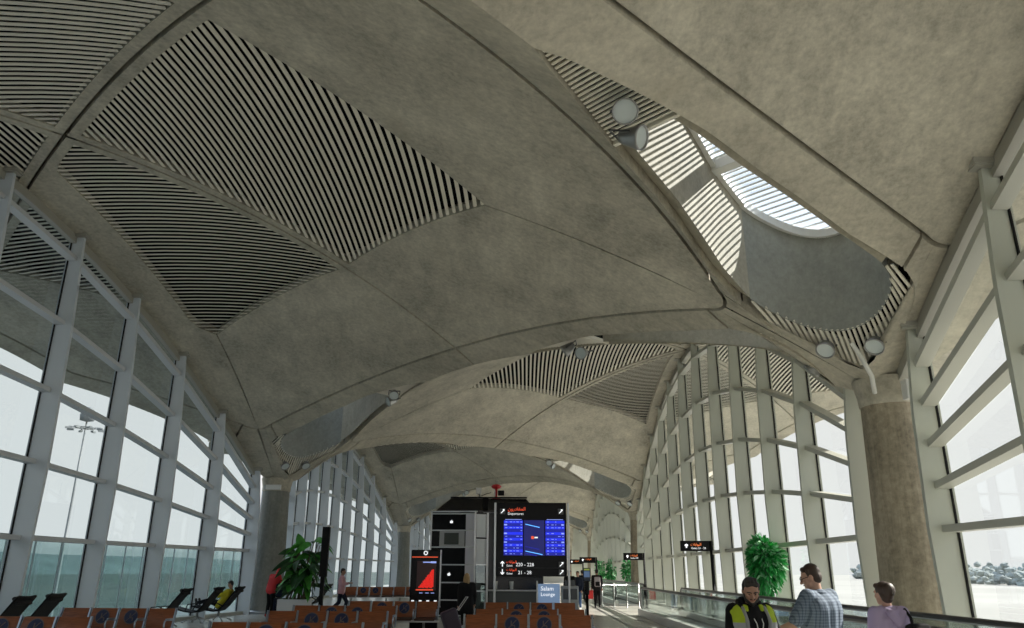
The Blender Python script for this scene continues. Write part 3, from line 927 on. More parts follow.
for k in range(26):
    x0 = rl.uniform(-.4, .4); a = rl.uniform(0, 2 * PI); h = rl.uniform(.9, 2.15)
    tip = Vector((x0 * 1.0 + .30 + .30 * math.cos(a), .28 * math.sin(a), .6 + h))
    stems.tube([(x0, rl.uniform(-.12, .12), .58), (lerp(x0, tip.x, .35), tip.y * .3, .6 + h * .5), tuple(tip)], [.022, .018, .012], 6)
    for q in range(4 if h > 1.2 else 3):
        a2 = a + rl.uniform(-1.3, 1.3); t = 1 - q * .22
        base = Vector((lerp(x0, tip.x, t), tip.y * t, .6 + h * t))
        fol.m = 0 if rl.random() < .5 else 1
        big_leaf(fol, base, (math.cos(a2), math.sin(a2) * .8, rl.uniform(-.35, .5)), rl.uniform(.48, .78), rl.uniform(.26, .40), rl.uniform(.3, .9), rl.uniform(-1.2, 1.2))
fol.m = 1; big_leaf(fol, (-.05, 0, 2.15), (-1, .1, -.45), 1.05, .34, .1, .6)
fol.m = 0; big_leaf(fol, (.12, 0, 2.35), (-.25, -.2, .9), .72, .44, .05, .9); big_leaf(fol, (.75, 0, 2.55), (1, -.2, .25), .62, .26, .8, .3)
big_leaf(fol, (.85, 0, 1.75), (1, -.1, .1), .5, .24, .5, .2)
stems.tube([(.0, 0, .6), (.05, 0, 1.4), (-.05, 0, 2.15)], [.03, .025, .015], 6); stems.tube([(.1, .02, .6), (.15, 0, 1.6), (.12, 0, 2.4)], [.03, .02, .012], 6)
stems.tube([(.3, .02, .6), (.6, 0, 1.6), (.75, 0, 2.55)], [.03, .02, .012], 6); stems.tube([(.3, .04, .6), (.6, 0, 1.2), (.85, 0, 1.75)], [.03, .02, .012], 6)
for k in range(26):
    a = rl.uniform(0, 2 * PI); fol.m = 1
    big_leaf(fol, (rl.uniform(-.4, .4), rl.uniform(-.15, .15), .62), (math.cos(a), math.sin(a), rl.uniform(.4, 1.2)), rl.uniform(.22, .42), .12, .5, rl.uniform(-1, 1))
stems.build('stems', STEM, o); fol.build('foliage', [GREEN, GREEND], o)
tag(o, 'large leafy green plant in a white box planter by the dark left column', 'plant')

# ------------------------------------------------------------------ ficus trees behind the walkway
FIC = mat('ficus_leaf', (.035, .33, .075), .4, noise=(4, .5, (1, 1, 1)))
FICL = mat('ficus_leaf_pale', (.30, .58, .36), .3)
BARK = mat('pale_bark', (.42, .36, .27), .8)
def ficus(x, y, h, rx, rz_, label, nl=1500, lean=.0, seed=1, cut=0):
    o = empty('ficus_tree', (x, y, 0)); rr = random.Random(seed)
    mb = MB(); mb.lathe([(.02, 0), (.17, 0), (.20, .48), (.21, .5), (.18, .5), (.17, .44), (.02, .44)], n=24); mb.build('pot', mat('pot_grey', (.30, .30, .29), .5), o)
    mb = MB(); zc_ = h - rz_
    mb.tube([(0, 0, .42), (lean * .3 + .03, 0, .9), (lean * .7 - .02, .02, 1.3), (lean, 0, zc_)], [.055, .045, .04, .025], 8)
    for k in range(9):
        a = rr.uniform(0, 2 * PI); mb.tube([(lean * .8, 0, zc_ - rz_ * .6), (lean + .5 * rx * math.cos(a), .5 * rx * math.sin(a), zc_ + rr.uniform(-.3, .7) * rz_)], [.02, .008], 5)
    mb.build('trunk', BARK, o)
    mb = MB()
    for k in range(nl):
        while True:
            p = Vector((rr.uniform(-1, 1), rr.uniform(-1, 1), rr.uniform(-1, 1)))
            if .25 < p.length < 1: break
        f = 1 + .14 * math.sin(4 * p.x + seed) + .10 * math.sin(5 * p.z + 2 * seed)
        c = Vector((lean + p.x * rx * f, p.y * rx * f, zc_ + p.z * rz_ * f))
        d = (p + Vector((rr.uniform(-.6, .6), rr.uniform(-.6, .6), rr.uniform(-.9, .2)))).normalized()
        s_ = d.cross(Vector((rr.uniform(-1, 1), rr.uniform(-1, 1), rr.uniform(-1, 1)))).normalized()
        L_, W_ = rr.uniform(.12, .2) * (1 + cut), rr.uniform(.022, .038) * (1 + cut)
        mb.m = 1 if rr.random() < .22 else 0
        mb.add([c, c + d * L_ * .5 + s_ * W_, c + d * L_ + Vector((0, 0, -.03)), c + d * L_ * .5 - s_ * W_], [(0, 1, 2), (0, 2, 3)])
    mb.build('foliage', [FIC, FICL], o)
    tag(o, label, 'tree', 'potted ficus trees beside the walkway')
ficus(6.52, 22.2, 2.62, .42, .70, 'bushy bright green ficus above the man in the yellow vest', 2300, .10, 3, .35)
ficus(6.98, 54, 2.36, .37, .62, 'small green ficus nearest of the three by the second walkway, next to its column', 420, 0, 5, .9)
ficus(6.98, 65, 2.5, .42, .78, 'small green ficus in the middle of the three by the second walkway', 420, 0, 8, 1.1)
ficus(6.98, 74, 2.62, .46, .88, 'small green ficus farthest of the three, above the backpack couple', 420, 0, 9, 1.3)

# ------------------------------------------------------------------ lettering
FONTN = 0
WHT = mat('letter_white', (.8, .8, .8), .5, emit=(.85, .87, .9), estr=.45)
RED = mat('letter_red', (.75, .08, .03), .5, emit=(.85, .10, .04), estr=.45)
ORG = mat('letter_orange', (.85, .22, .06), .5, emit=(.9, .25, .08), estr=.4)
def text(s, loc, size, m, parent, name='lettering', align='LEFT', sx=1.0):
    cu = bpy.data.curves.new('lettering_curve', 'FONT'); cu.body = s; cu.size = size; cu.align_x = align; cu.extrude = .003; cu.resolution_u = 2
    t = bpy.data.objects.new('lettering_curve', cu); C.objects.link(t)
    dg = bpy.context.evaluated_depsgraph_get(); me = bpy.data.meshes.new_from_object(t.evaluated_get(dg))
    C.objects.unlink(t); bpy.data.objects.remove(t); bpy.data.curves.remove(cu)
    me.materials.clear(); me.materials.append(m)
    o = bpy.data.objects.new(name, me); C.objects.link(o); o.parent = parent
    o.location = loc; o.rotation_euler = (PI / 2, 0, 0); o.scale = (sx, 1, 1)
    return o
AR_DEP = '\uFEE5\uFEED\uFEAD\uFEA9\uFE8E\uFED0\uFEE4\uFEDF\uFE8D'
AR_GATE = '\uFE95\uFE8E\uFE91\uFE8D\uFEEE\uFE92\uFEDF\uFE8D'
def arrow(mb, cx, cz, y, s_, d):
    """upright arrow sign, d = +1 up, -1 down"""
    mb.box((cx, y, cz - d * s_ * .1), (s_ * .22, .006, s_ * .9))
    for q in (-1, 1): mb.bar((cx, y, cz + d * s_ * .5), (cx + q * s_ * .38, y, cz + d * s_ * .08), .006, s_ * .2, (q * .4, 0, d * .4))

# ------------------------------------------------------------------ departures board
BY = 29.0
o = empty('departures_board', (.22, BY, 0))
HW = 1.27; Z0, Z1 = 1.52, 4.10
mb = MB(); mb.box((0, 0, (Z0 + Z1) / 2), (2 * HW, .16, Z1 - Z0), bev=.02); mb.build('housing', BLACKG, o)
for x in (-HW - .07, HW + .07):
    mb = MB(); mb.box((x, 0, Z1 / 2), (.075, .14, Z1), bev=.01); mb.build('post', STEEL, o)
    mb = MB(); mb.box((x, 0, .015), (.4, .5, .03), bev=.01); mb.build('base_plate', STEEL, o)
SCRB = mat('screen_row_blue', (.01, .02, .2), .3, emit=(.006, .018, .62), estr=.75)
SCRD = mat('screen_row_dark', (.005, .01, .1), .3, emit=(.004, .008, .26), estr=.6)
SCRN = mat('screen_navy', (.004, .006, .05), .3, emit=(.006, .008, .11), estr=.5)
SCRL = mat('screen_text', (.3, .4, .8), .3, emit=(.30, .38, .85), estr=.45)
SCRC = mat('screen_streak', (.1, .3, .8), .3, emit=(.10, .38, .9), estr=.7)
rs = random.Random(4)
for x0, x1 in ((-1.02, -.32), (.50, 1.20)):
    mb = MB(); yf = -.085; zt, zb = 3.46, 2.24
    mb.m = 1; mb.box(((x0 + x1) / 2, yf, (zt + zb) / 2), (x1 - x0, .006, zt - zb))
    nrow = 12; hgt = (zt - zb) / nrow
    for r in range(nrow):
        z = zt - (r + .5) * hgt
        mb.m = 0
        if r % 2 == 0: mb.box(((x0 + x1) / 2, yf - .004, z), (x1 - x0 - .01, .005, hgt * .92))
        mb.m = 2; x = x0 + .04
        for wq in (.10, .0, .12, .06, .13, .08):
            if wq and rs.random() < .55: mb.box((x + wq / 2, yf - .008, z), (wq * .7, .004, hgt * .2))
            x += wq + .03
        if r % 3 == 1: mb.box(((x0 + .06) if x0 < 0 else (x1 - .07), yf - .009, z), (.10, .004, hgt * .5))
    mb.m = 2; mb.box(((x0 + x1) / 2, yf - .002, zt + .035), (x1 - x0 - .1, .004, .018))
    mb.build('flight_screen', [SCRB, SCRD, SCRL], o)
mb = MB(); mb.box((.09, -.085, 2.85), (.74, .006, 1.24)); mb.m = 1
for z, sl, ln in ((3.30, -.22, .52), (2.36, -.2, .62), (2.52, -.2, .5), (2.28, -.2, .4)):
    mb.m = 1 if z in (3.30, 2.36) else 2
    mb.bar((-.23, -.092, z + .03), (-.23 + ln, -.092, z + .03 + sl * ln), .006, .03)
mb.m = 3; mb.box((.03, -.092, 2.86), (.10, .006, .10)); mb.m = 4; mb.box((.16, -.092, 2.86), (.12, .006, .05))
mb.build('advert_screen', [SCRN, SCRC, SCRD, RED, WHT], o)
text(AR_DEP, (-.88, -.084, 3.815), .17, RED, o); text('Departures', (-.88, -.084, 3.66), .125, WHT, o)
mb = MB()
for x, z in ((-1.07, 3.78), (1.07, 3.78), (1.07, 1.93), (1.07, 1.66)):
    mb.m = 1; mb.box((x, -.084, z), (.20, .006, .20)); mb.m = 0
    mb.bar((x - .06, -.090, z - .06), (x + .06, -.090, z + .05), .006, .035); mb.bar((x + .00, -.090, z + .065), (x + .07, -.090, z + .06), .006, .04)
mb.build('pictogram', [WHT, mat('pictogram_grey', (.06, .06, .065), .4)], o)
for z, d, num in ((1.94, 1, '220 - 228'), (1.67, -1, '21 - 28')):
    mb = MB(); arrow(mb, -1.06, z, -.086, .17, d); mb.build('arrow', WHT, o)
    text(AR_GATE, (-.92, -.084, z + .035), .12, RED, o); text('Gates', (-.92, -.084, z - .085), .095, WHT, o)
    text(num, (-.58 if d > 0 else -.50, -.084, z - .075), .17, WHT, o)
mb = MB(); mb.box((0, -.083, 1.81), (2 * HW - .1, .005, .008)); mb.build('divider', mat('pictogram_grey', (.06, .06, .065), .4), o)
tag(o, 'black departures board with two blue flight screens, facing the seats', 'display board')

# ------------------------------------------------------------------ black kiosk behind the board
o = empty('retail_kiosk', (-1.6, 31.5, 0))
LAV = mat('lavender_panel', (.66, .66, .74), .3); KB = mat('kiosk_black', (.008, .008, .010), .18)
KX0, KX1, KC = -2.15, -.42, 1.95          # left edge, chamfer start, right edge (local x)
foot = [(-2.15, 0), (-.42, -.15), (.05, .15), (2.35, .3), (2.35, 3.6), (-2.15, 3.6)]
H_ = 3.92
mb = MB(); mb.prism(foot[:2] + [(-.40, .3), (2.3, .45)] + foot[4:], 2, 0, H_); mb.build('body', KB, o)
# black display panels on the left face in a steel grid
rowsz = [.06, .62, 1.26, 1.92, 2.58, 3.22, 3.86]
for i in range(6):
    z0, z1 = rowsz[i], rowsz[i + 1]
    mb = MB()
    if i == 4 - 0: mb.box((-1.98, -.04, (z0 + z1) / 2), (.30, .05, z1 - z0 - .05))
    else: mb.box((-1.45, -.075, (z0 + z1) / 2), (1.32, .05, z1 - z0 - .05), Matrix.Rotation(-.085, 3, 'Z'), bev=.01)
    mb.build('black_panel', BLACKG, o)
    mb = MB(); mb.box((-.60, -.155, (z0 + z1) / 2), (.36, .05, z1 - z0 - .05), Matrix.Rotation(-.085, 3, 'Z'), bev=.01); mb.build('side_panel', LAV if i >= 1 else BLACKG, o)
mb = MB()
for z in rowsz: mb.box((-1.28, -.085, z), (1.78, .06, .045), Matrix.Rotation(-.085, 3, 'Z'))
mb.box((-2.17, -.02, H_ / 2), (.06, .08, H_)); mb.box((-.40, -.17, H_ / 2), (.07, .10, H_)); mb.build('frame', STEEL, o)
mb = MB(); mb.box((-1.32, -.11, 2.90), (1.0, .05, .58), Matrix.Rotation(-.085, 3, 'Z'), bev=.01); sf = mb.build('screen_frame', mat('frame_grey', (.42, .43, .45), .3), o)
mb = MB(); mb.box((-1.34, -.145, 2.90), (.58, .03, .44), Matrix.Rotation(-.085, 3, 'Z')); mb.build('screen', mat('dull_screen', (.05, .058, .045), .2), sf)
mb = MB()
for x, z in ((-1.36, 3.54), (-1.40, 1.56)):
    mb.ball((x - .02, -.135, z), (.042, .012, .052)); mb.ball((x + .02, -.135, z), (.042, .012, .052)); mb.box((x + .01, -.135, z + .068), (.018, .012, .03))
mb.build('logo', WHT, o)
# glazed chamfer and counter bay
for z0, z1 in ((.05, .92), (.98, 1.9), (1.96, 2.9), (2.96, 3.85)):
    mb = MB(); a, b_ = Vector((-.36, -.12, 0)), Vector((.04, .14, 0)); mid = (a + b_) / 2
    mb.box((mid.x, mid.y, (z0 + z1) / 2), ((b_ - a).length, .03, z1 - z0), Matrix.Rotation(math.atan2(.26, .40), 3, 'Z')); mb.build('glass_pane', GLASSK if z1 < 2 else mat('pale_pane', (.74, .77, .80), .2), o)
mb = MB(); mb.box((.08, .13, H_ / 2), (.08, .1, H_)); mb.box((-.16, .0, .95), (.5, .06, .05), Matrix.Rotation(.57, 3, 'Z')); mb.box((-.16, 0, 1.93), (.5, .06, .05), Matrix.Rotation(.57, 3, 'Z')); mb.build('mullion', STEEL, o)
mb = MB(); mb.box((1.15, .30, .50), (2.0, .35, .9), bev=.02); mb.build('counter', mat('counter_grey', (.09, .10, .10), .3), o)
mb = MB(); mb.box((1.15, .22, .98), (2.1, .55, .06), bev=.015); mb.build('counter_top', STEEL, o)
# roof: flared black cap with a rib
mb = MB()
b1 = [(-1.98, -.10), (2.05, .12), (2.05, 3.5), (-1.98, 3.5)]; b2 = [(-1.42, .10), (1.62, .28), (1.62, 3.0), (-1.42, 3.0)]
V = [(x, y, H_) for x, y in b1] + [(x, y, H_ + .08) for x, y in b1] + [(x, y, H_ + .56) for x, y in b2]
mb.add(V, [(0, 1, 2, 3), (0, 1, 5, 4), (1, 2, 6, 5), (2, 3, 7, 6), (3, 0, 4, 7), (4, 5, 9, 8), (5, 6, 10, 9), (6, 7, 11, 10), (7, 4, 8, 11), (8, 9, 10, 11)])
mb.build('roof', KB, o)
mb = MB(); mb.box((.1, .20, H_ + .60), (3.1, .1, .06)); mb.bar((-.02, -.02, H_ + .06), (-.02, .20, H_ + .58), .22, .1); mb.build('roof_rib', BLACK, o)
mb = MB(); mb.box((-1.26, -.16, H_ + .02), (1.9, .06, .05), Matrix.Rotation(-.085, 3, 'Z')); mb.box((1.1, .1, H_ + .02), (2.4, .06, .05)); mb.build('eaves_trim', STEEL, o)
tag(o, 'tall black kiosk with glossy panels and flared roof behind the departures board', 'kiosk')
# equipment on its roof
REDP = mat('red_paint', (.60, .025, .03), .4)
o = empty('warning_beacon', (-1.22, 32.3, H_ + .56))
mb = MB(); mb.lathe([(.02, 0), (.16, 0), (.18, .05), (.08, .12), (.05, .14), (.05, .44), (.16, .47), (.22, .55), (.14, .62), (.02, .64)], n=16); mb.build('red_body', REDP, o)
mb = MB(); mb.box((-.06, -.05, .27), (.05, .03, .22)); mb.build('label_strip', WHITE, o)
mb = MB(); mb.box((.20, -.02, .28), (.26, .2, .2), bev=.03); mb.build('horn', BLACK, o)
mb = MB(); mb.tube([(0, 0, .62), (.01, 0, .78)], .015, 6); mb.build('antenna', STEEL, o)
tag(o, 'red warning beacon with a black horn on top of the black kiosk', 'beacon')
o = empty('white_antenna_box', (-1.95, 32.3, H_ + .56))
mb = MB(); mb.box((0, 0, .36), (.22, .14, .28), bev=.02); mb.build('case', WHITE, o)
mb = MB(); mb.tube([(.02, 0, 0), (.04, 0, .24)], .03, 8); mb.build('stem', STEEL, o)
mb = MB(); mb.tube([(.1, 0, .16), (.30, .0, .24), (.52, 0, .30)], .016, 6); mb.build('cable_arm', BLACK, o)
tag(o, 'small white box on a stem on the kiosk roof beside the red beacon', 'antenna')
for x, n_ in ((.42, 'white cup standing at the left on the kiosk counter'), (1.04, 'white cup standing at the right on the kiosk counter')):
    mb = MB(); mb.lathe([(.001, 0), (.06, 0), (.085, .28), (.088, .30), (.001, .30)], (-1.6 + x, 31.5 + .12, 1.012), n=16)
    tag(mb.build('paper_cup', WHITE), n_, 'cup', 'cups on the kiosk counter')

# ------------------------------------------------------------------ lounge sign
o = empty('lounge_sign', (.80, 28.3, 0))
LB = mat('sign_blue', (.20, .30, .48), .35, emit=(.2, .3, .48), estr=.25)
mb = MB(); mb.box((0, 0, .78), (.78, .06, 1.0), bev=.01); mb.build('panel', LB, o)
mb = MB(); mb.box((-.40, 0, .70), (.05, .08, 1.36)); mb.build('white_edge', WHITE, o)
mb = MB(); mb.box((0, .02, .03), (.85, .45, .05), bev=.01); mb.box((0, .02, .16), (.3, .06, .24)); mb.build('base', STEEL, o)
text('Salam', (-.28, -.034, 1.06), .20, WHT, o); text('Lounge', (-.28, -.034, .88), .17, WHT, o)
mb = MB(); mb.lathe([(.001, .003), (.07, .003), (.07, 0)], (-.17, -.031, .48), Matrix.Rotation(PI / 2, 3, 'X'), 6); mb.build('emblem', WHT, o)
tag(o, 'light blue lounge sign with white lettering below the departures board', 'sign')
mb = MB(); mb.box((1.60, 29.45, .6), (.62, .4, 1.2), bev=.03); mb.m = 1; mb.box((1.60, 29.24, .92), (.5, .02, .36)); mb.box((1.60, 29.4, 1.3), (.36, .12, .2), bev=.02)
tag(mb.build('service_desk', [mat('desk_pale', (.46, .48, .50), .4), mat('desk_screen', (.06, .07, .08), .2)]), 'pale service desk behind the lounge sign at the right board post', 'desk')

# ------------------------------------------------------------------ red totem display
o = empty('totem_display', (-2.95, 23.6, 0))
mb = MB(); mb.box((0, 0, 1.50), (.86, .14, 1.56), bev=.03); mb.build('housing', BLACKG, o)
mb = MB(); mb.box((0, 0, .37), (.80, .12, .72)); mb.build('lower_panel', BLACK, o)
mb = MB(); mb.box((0, 0, .02), (1.0, .5, .04), bev=.01); mb.build('base', STEEL, o)
mb = MB(); mb.box((.01, -.01, .705), (.92, .18, .03)); mb.box((.445, 0, 1.5), (.03, .16, 1.56)); mb.build('trim', STEEL, o)
m1 = mat('totem_red', (.6, .02, .01), .3, emit=(.55, .010, .006), estr=.6); m2 = mat('totem_darkred', (.02, .003, .003), .3, emit=(.006, .001, .001), estr=.5)
mb = MB(); mb.m = 1; mb.box((.04, -.074, 1.56), (.56, .008, .82))
mb.m = 0
rt_ = random.Random(9)
for k in range(11):
    x = -.16 + .040 * k; hh = .04 + .050 * k
    mb.box((x, -.080, 1.22 + hh / 2), (.036, .006, hh * rt_.uniform(.9, 1.1)))
mb.m = 2; mb.box((.10, -.079, 1.93), (.34, .006, .03)); mb.box((.24, -.080, 1.93), (.16, .006, .05))
mb.m = 3; mb.box((-.02, -.079, 2.075), (.76, .006, .022)); mb.box((0, -.081, 1.165), (.5, .006, .03))
mb.m = 2
for x in (-.10, .08, .24): mb.box((x, -.079, 1.08), (.10, .006, .018))
mb.build('screen', [m1, m2, SCRL, RED], o)
mb = MB()
for x in (-.33, -.11, .11, .33): mb.box((x, -.078, .84), (.085, .012, .085), bev=.02)
mb.lathe([(.035, .006), (.065, .006), (.065, 0)], (0, -.075, 2.19), Matrix.Rotation(PI / 2, 3, 'X'), 20)
mb.build('button', WHT, o)
tag(o, 'black totem display with a red picture and four white buttons', 'display')

# ------------------------------------------------------------------ signs on poles
def polesign(x, y, z, w_, h_, t1, t2, label, ar=None, px=None):
    o = empty('pole_sign', (x, y, 0))
    mb = MB(); mb.box((-w_ / 2 - .06, 0, z), (w_, .10, h_), bev=.01); mb.build('panel', BLACK, o)
    mb = MB(); mb.tube([(0, 0, 0), (0, 0, z + h_ / 2)], .05, 10); mb.build('pole', BLACK, o)
    mb = MB(); mb.lathe([(.02, 0), (.17, 0), (.17, .02), (.02, .03)], n=18); mb.build('base', BLACK, o)
    if t1: text(t1, (-w_ * .72, -.054, z + h_ * .03), h_ * .36, ORG, o)
    if t2: text(t2, (-w_ * .70, -.054, z - h_ * .30), h_ * .27, WHT, o)
    mb = MB(); s_ = h_ * .34; cx = -w_ * .86
    mb.box((cx, -.054, z - .02), (s_ * .45, .006, s_ * .8)); mb.bar((cx - s_ * .5, -.054, z + .02), (cx + s_ * .5, -.054, z + .02), .006, s_ * .35)
    mb.prism([(cx - s_ * .5, z + .02), (cx + s_ * .5, z + .02), (cx, z + s_ * .65)], 1, -.057, -.051); mb.build('arrow', WHT, o)
    tag(o, label, 'sign', 'black pole signs')
polesign(6.72, 29.0, 2.60, 1.04, .36, AR_GATE, 'Gates 21 - 28', 'black pole sign with orange lettering before the pale fins, left of the ficus')
polesign(5.9, 40.0, 2.42, .96, .34, AR_GATE, 'Gates 220', 'black pole sign in front of the slim second column')
polesign(4.05, 46.0, 2.32, .9, .32, AR_GATE, '', 'black pole sign high above the backpack couple')
polesign(3.78, 53.0, 2.3, .85, .30, AR_GATE, '', 'farthest small black pole sign left of the backpack couple')
o = empty('blade_sign', (-6.98, 27.6, 0))
mb = MB(); mb.box((.0, 0, 2.30), (.26, .16, 1.66), bev=.02); mb.build('blade', BLACK, o)
mb = MB(); mb.box((.0, 0, .75), (.13, .13, 1.5)); mb.build('post', BLACK, o)
mb = MB(); mb.box((0, 0, .02), (.4, .4, .04), bev=.01); mb.build('base', BLACK, o)
tag(o, 'tall black blade sign seen edge-on to the right of the big leafy plant', 'sign')
o = empty('sanitiser_stand', (2.36, 31.2, 0))
mb = MB(); mb.box((0, 0, .02), (.42, .42, .04), bev=.01); mb.build('base', BLACK, o)
mb = MB(); mb.tube([(0, 0, .03), (0, 0, .95)], .055, 10); mb.build('pole', BLACK, o)
mb = MB(); mb.box((0, 0, 1.10), (.17, .15, .50), bev=.02); mb.build('dispenser', BLACKG, o)
mb = MB(); mb.box((0, -.01, 1.58), (.30, .10, .50), bev=.03); mb.build('screen_head', mat('panel_blue_black', (.03, .045, .075), .25), o)
mb = MB(); mb.box((0, -.064, 1.60), (.22, .008, .22)); mb.m = 1; mb.box((0, -.064, 1.77), (.22, .008, .06)); mb.build('screen', [mat('screen_slate', (.06, .10, .18), .2, emit=(.05, .09, .17), estr=.5), mat('screen_olive', (.2, .25, .05), .3, emit=(.2, .25, .05), estr=.4)], o)
tag(o, 'black sanitiser stand with a small screen in front of the backpack couple', 'stand')

# ------------------------------------------------------------------ people
SKIN = mat('skin', (.42, .235, .165), .55); SKINL = mat('skin_light', (.52, .31, .23), .55)
HAIRB = mat('hair_black', (.012, .009, .008), .5); HAIRD = mat('hair_brown', (.045, .025, .016), .5); HAIRF = mat('hair_blond', (.36, .23, .10), .5)
def vec(*a): return Vector(a)
def capsule(mb, p0, r0, p1, r1, n=12):
    p0, p1 = Vector(p0), Vector(p1); d = p1 - p0
    if d.length < 1e-5: d = Vector((0, 0, 1e-4)); p1 = p0 + d
    u = d.normalized(); P_, R_ = [], []
    for a in (0.02, .35, .7, 1.1, PI / 2): P_.append(p0 - u * r0 * math.cos(a)); R_.append(max(r0 * math.sin(a), 1e-4))
    for a in (PI / 2, 1.1, .7, .35, .02): P_.append(p1 + u * r1 * math.cos(a)); R_.append(max(r1 * math.sin(a), 1e-4))
    mb.tube(P_, R_, n)
def chain(mb, pts):
    for (a, ra), (b, rb) in zip(pts, pts[1:]): capsule(mb, a, ra, b, rb)
def fuse(mb, name, m, voxel, parent=None, it=3):
    """one continuous skin over everything collected in mb"""
    me = bpy.data.meshes.new('fuse'); me.from_pydata([tuple(v) for v in mb.V], [], mb.F)
    t = bpy.data.objects.new('fuse', me); C.objects.link(t)
    r = t.modifiers.new('r', 'REMESH'); r.mode = 'VOXEL'; r.voxel_size = voxel; r.use_smooth_shade = True
    if it: q = t.modifiers.new('s', 'SMOOTH'); q.factor = .5; q.iterations = it
    dg = bpy.context.evaluated_depsgraph_get(); out = bpy.data.meshes.new_from_object(t.evaluated_get(dg)); out.name = name
    C.objects.unlink(t); bpy.data.objects.remove(t); bpy.data.meshes.remove(me)
    out.materials.clear(); out.materials.append(m)
    out.polygons.foreach_set('use_smooth', [True] * len(out.polygons))
    o = bpy.data.objects.new(name, out); C.objects.link(o)
    if parent: o.parent = parent
    return o
BASE = dict(pel=(0, 0, .95), wai=(0, .01, 1.10), che=(0, 0, 1.31), nek=(0, -.005, 1.47), hed=(0, .025, 1.63),
            hipl=(-.09, 0, .92), hipr=(.09, 0, .92), knel=(-.10, .02, .50), kner=(.10, .02, .50), ankl=(-.10, -.03, .09), ankr=(.10, -.03, .09),
            shl=(-.185, 0, 1.425), shr=(.185, 0, 1.425), ell=(-.235, -.03, 1.14), elr=(.235, -.03, 1.14), wrl=(-.235, .08, .90), wrr=(.235, .08, .90))
class Fig:
    def __init__(s, h=1.75, wide=1.0, face=(0, 1, 0), **kw):
        k = h / 1.75; s.k = k; s.w = wide
        s.J = {a: Vector(b) * k for a, b in {**BASE, **kw}.items()}
        s.f = Vector(face).normalized()
    def torso(s, mb, off=0., parts=(-1, 1), low=.0, top=True):
        J, k = s.J, s.k; ax = (J['shr'] - J['shl']).normalized(); hx = (J['hipr'] - J['hipl']).normalized()
        if len(parts) == 2: chain(mb, [(J['pel'] - (J['wai'] - J['pel']).normalized() * low, .125 * k * s.w + off), (J['wai'], .112 * k * s.w + off), (J['che'], .122 * k * s.w + off), (lerp(J['che'], J['nek'], .6), .085 * k + off)])
        for q in parts:
            pts = [(J['pel'] + hx * q * .075 * k * s.w - (J['wai'] - J['pel']).normalized() * low, .118 * k * s.w + off), (J['wai'] + hx * q * .07 * k * s.w, .102 * k * s.w + off),
                   (J['che'] + ax * q * .085 * k * s.w, .112 * k * s.w + off)]
            if top: pts.append((lerp(J['che'], J['nek'], .62) + ax * q * .115 * k, .068 * k + off))
            chain(mb, pts)
    def arm(s, mb, sd, off=0., frac=1., start=0.):
        J, k = s.J, s.k; a, b, c = J['sh' + sd], J['el' + sd], J['wr' + sd]
        r = (.058 * k + off, .044 * k + off, .031 * k + off)
        if frac <= .5: chain(mb, [(a, r[0]), (lerp(a, b, frac * 2), lerp(r[0], r[1], frac * 2))])
        else: chain(mb, [(a, r[0]), (b, r[1]), (lerp(b, c, frac * 2 - 1), lerp(r[1], r[2], frac * 2 - 1))])
    def leg(s, mb, sd, off=0., frac=1.):
        J, k = s.J, s.k
        e = lerp(J['kne' + sd], J['ank' + sd], frac)
        chain(mb, [(J['hip' + sd], .088 * k * s.w + off), (lerp(J['hip' + sd], J['kne' + sd], .5), .078 * k * s.w + off), (J['kne' + sd], .058 * k + off), (lerp(J['kne' + sd], e, .35), .056 * k + off), (e, .042 * k + off)])
    def foot(s, mb, sd, off=0.):
        J, k = s.J, s.k; a = J['ank' + sd]; sh = (a - J['kne' + sd]).normalized()
        f = s.footdir.get(sd) if hasattr(s, 'footdir') else None
        f = Vector(f).normalized() if f else Vector((s.f.x, s.f.y, 0)).normalized()
        dn = Vector((0, 0, -1)) if abs(sh.z) > .5 else sh
        capsule(mb, a + dn * .045 * k - f * .03, .036 * k + off, a + dn * .05 * k + f * .13 * k, .030 * k + off); capsule(mb, a, .04 * k + off, a + dn * .05 * k + f * .02, .038 * k + off)
    def hand(s, mb, sd, curl=.5, fd=None):
        J, k = s.J, s.k; w = J['wr' + sd]; d = (w - J['el' + sd]).normalized()
        side = d.cross(Vector((0, 0, 1))); side = side.normalized() if side.length > .1 else Vector((1, 0, 0))
        if sd == 'l': side = -side
        pn = side.cross(d).normalized()
        if pn.z > 0: pn = -pn                                        # palm faces down
        for q in (-.027, -.009, .009, .027): capsule(mb, w, .020 * k, w + d * .085 * k + side * q * k, .0125 * k, 8)
        for q, L_ in ((-.030, .062), (-.010, .078), (.010, .084), (.029, .074)):
            b = w + d * .088 * k + side * q * k
            m_ = b + (d * math.cos(curl * .6) + pn * math.sin(curl * .6)) * L_ * .5 * k
            t = m_ + (d * math.cos(curl * 1.5) + pn * math.sin(curl * 1.5)) * L_ * .5 * k
            chain(mb, [(b, .0098 * k), (m_, .0090 * k), (t, .0078 * k)])
        tb = w + d * .03 * k + side * .026 * k
        chain(mb, [(tb, .013 * k), (tb + (d * .7 + side * .7 + pn * .3) * .035 * k, .0105 * k), (tb + (d * .9 + side * .35 + pn * .6) * .066 * k, .009 * k)])
    def headM(s):
        f = s.f; x = f.cross(Vector((0, 0, 1))).normalized(); u = x.cross(f)
        return Matrix((x, f, u)).transposed() * s.k
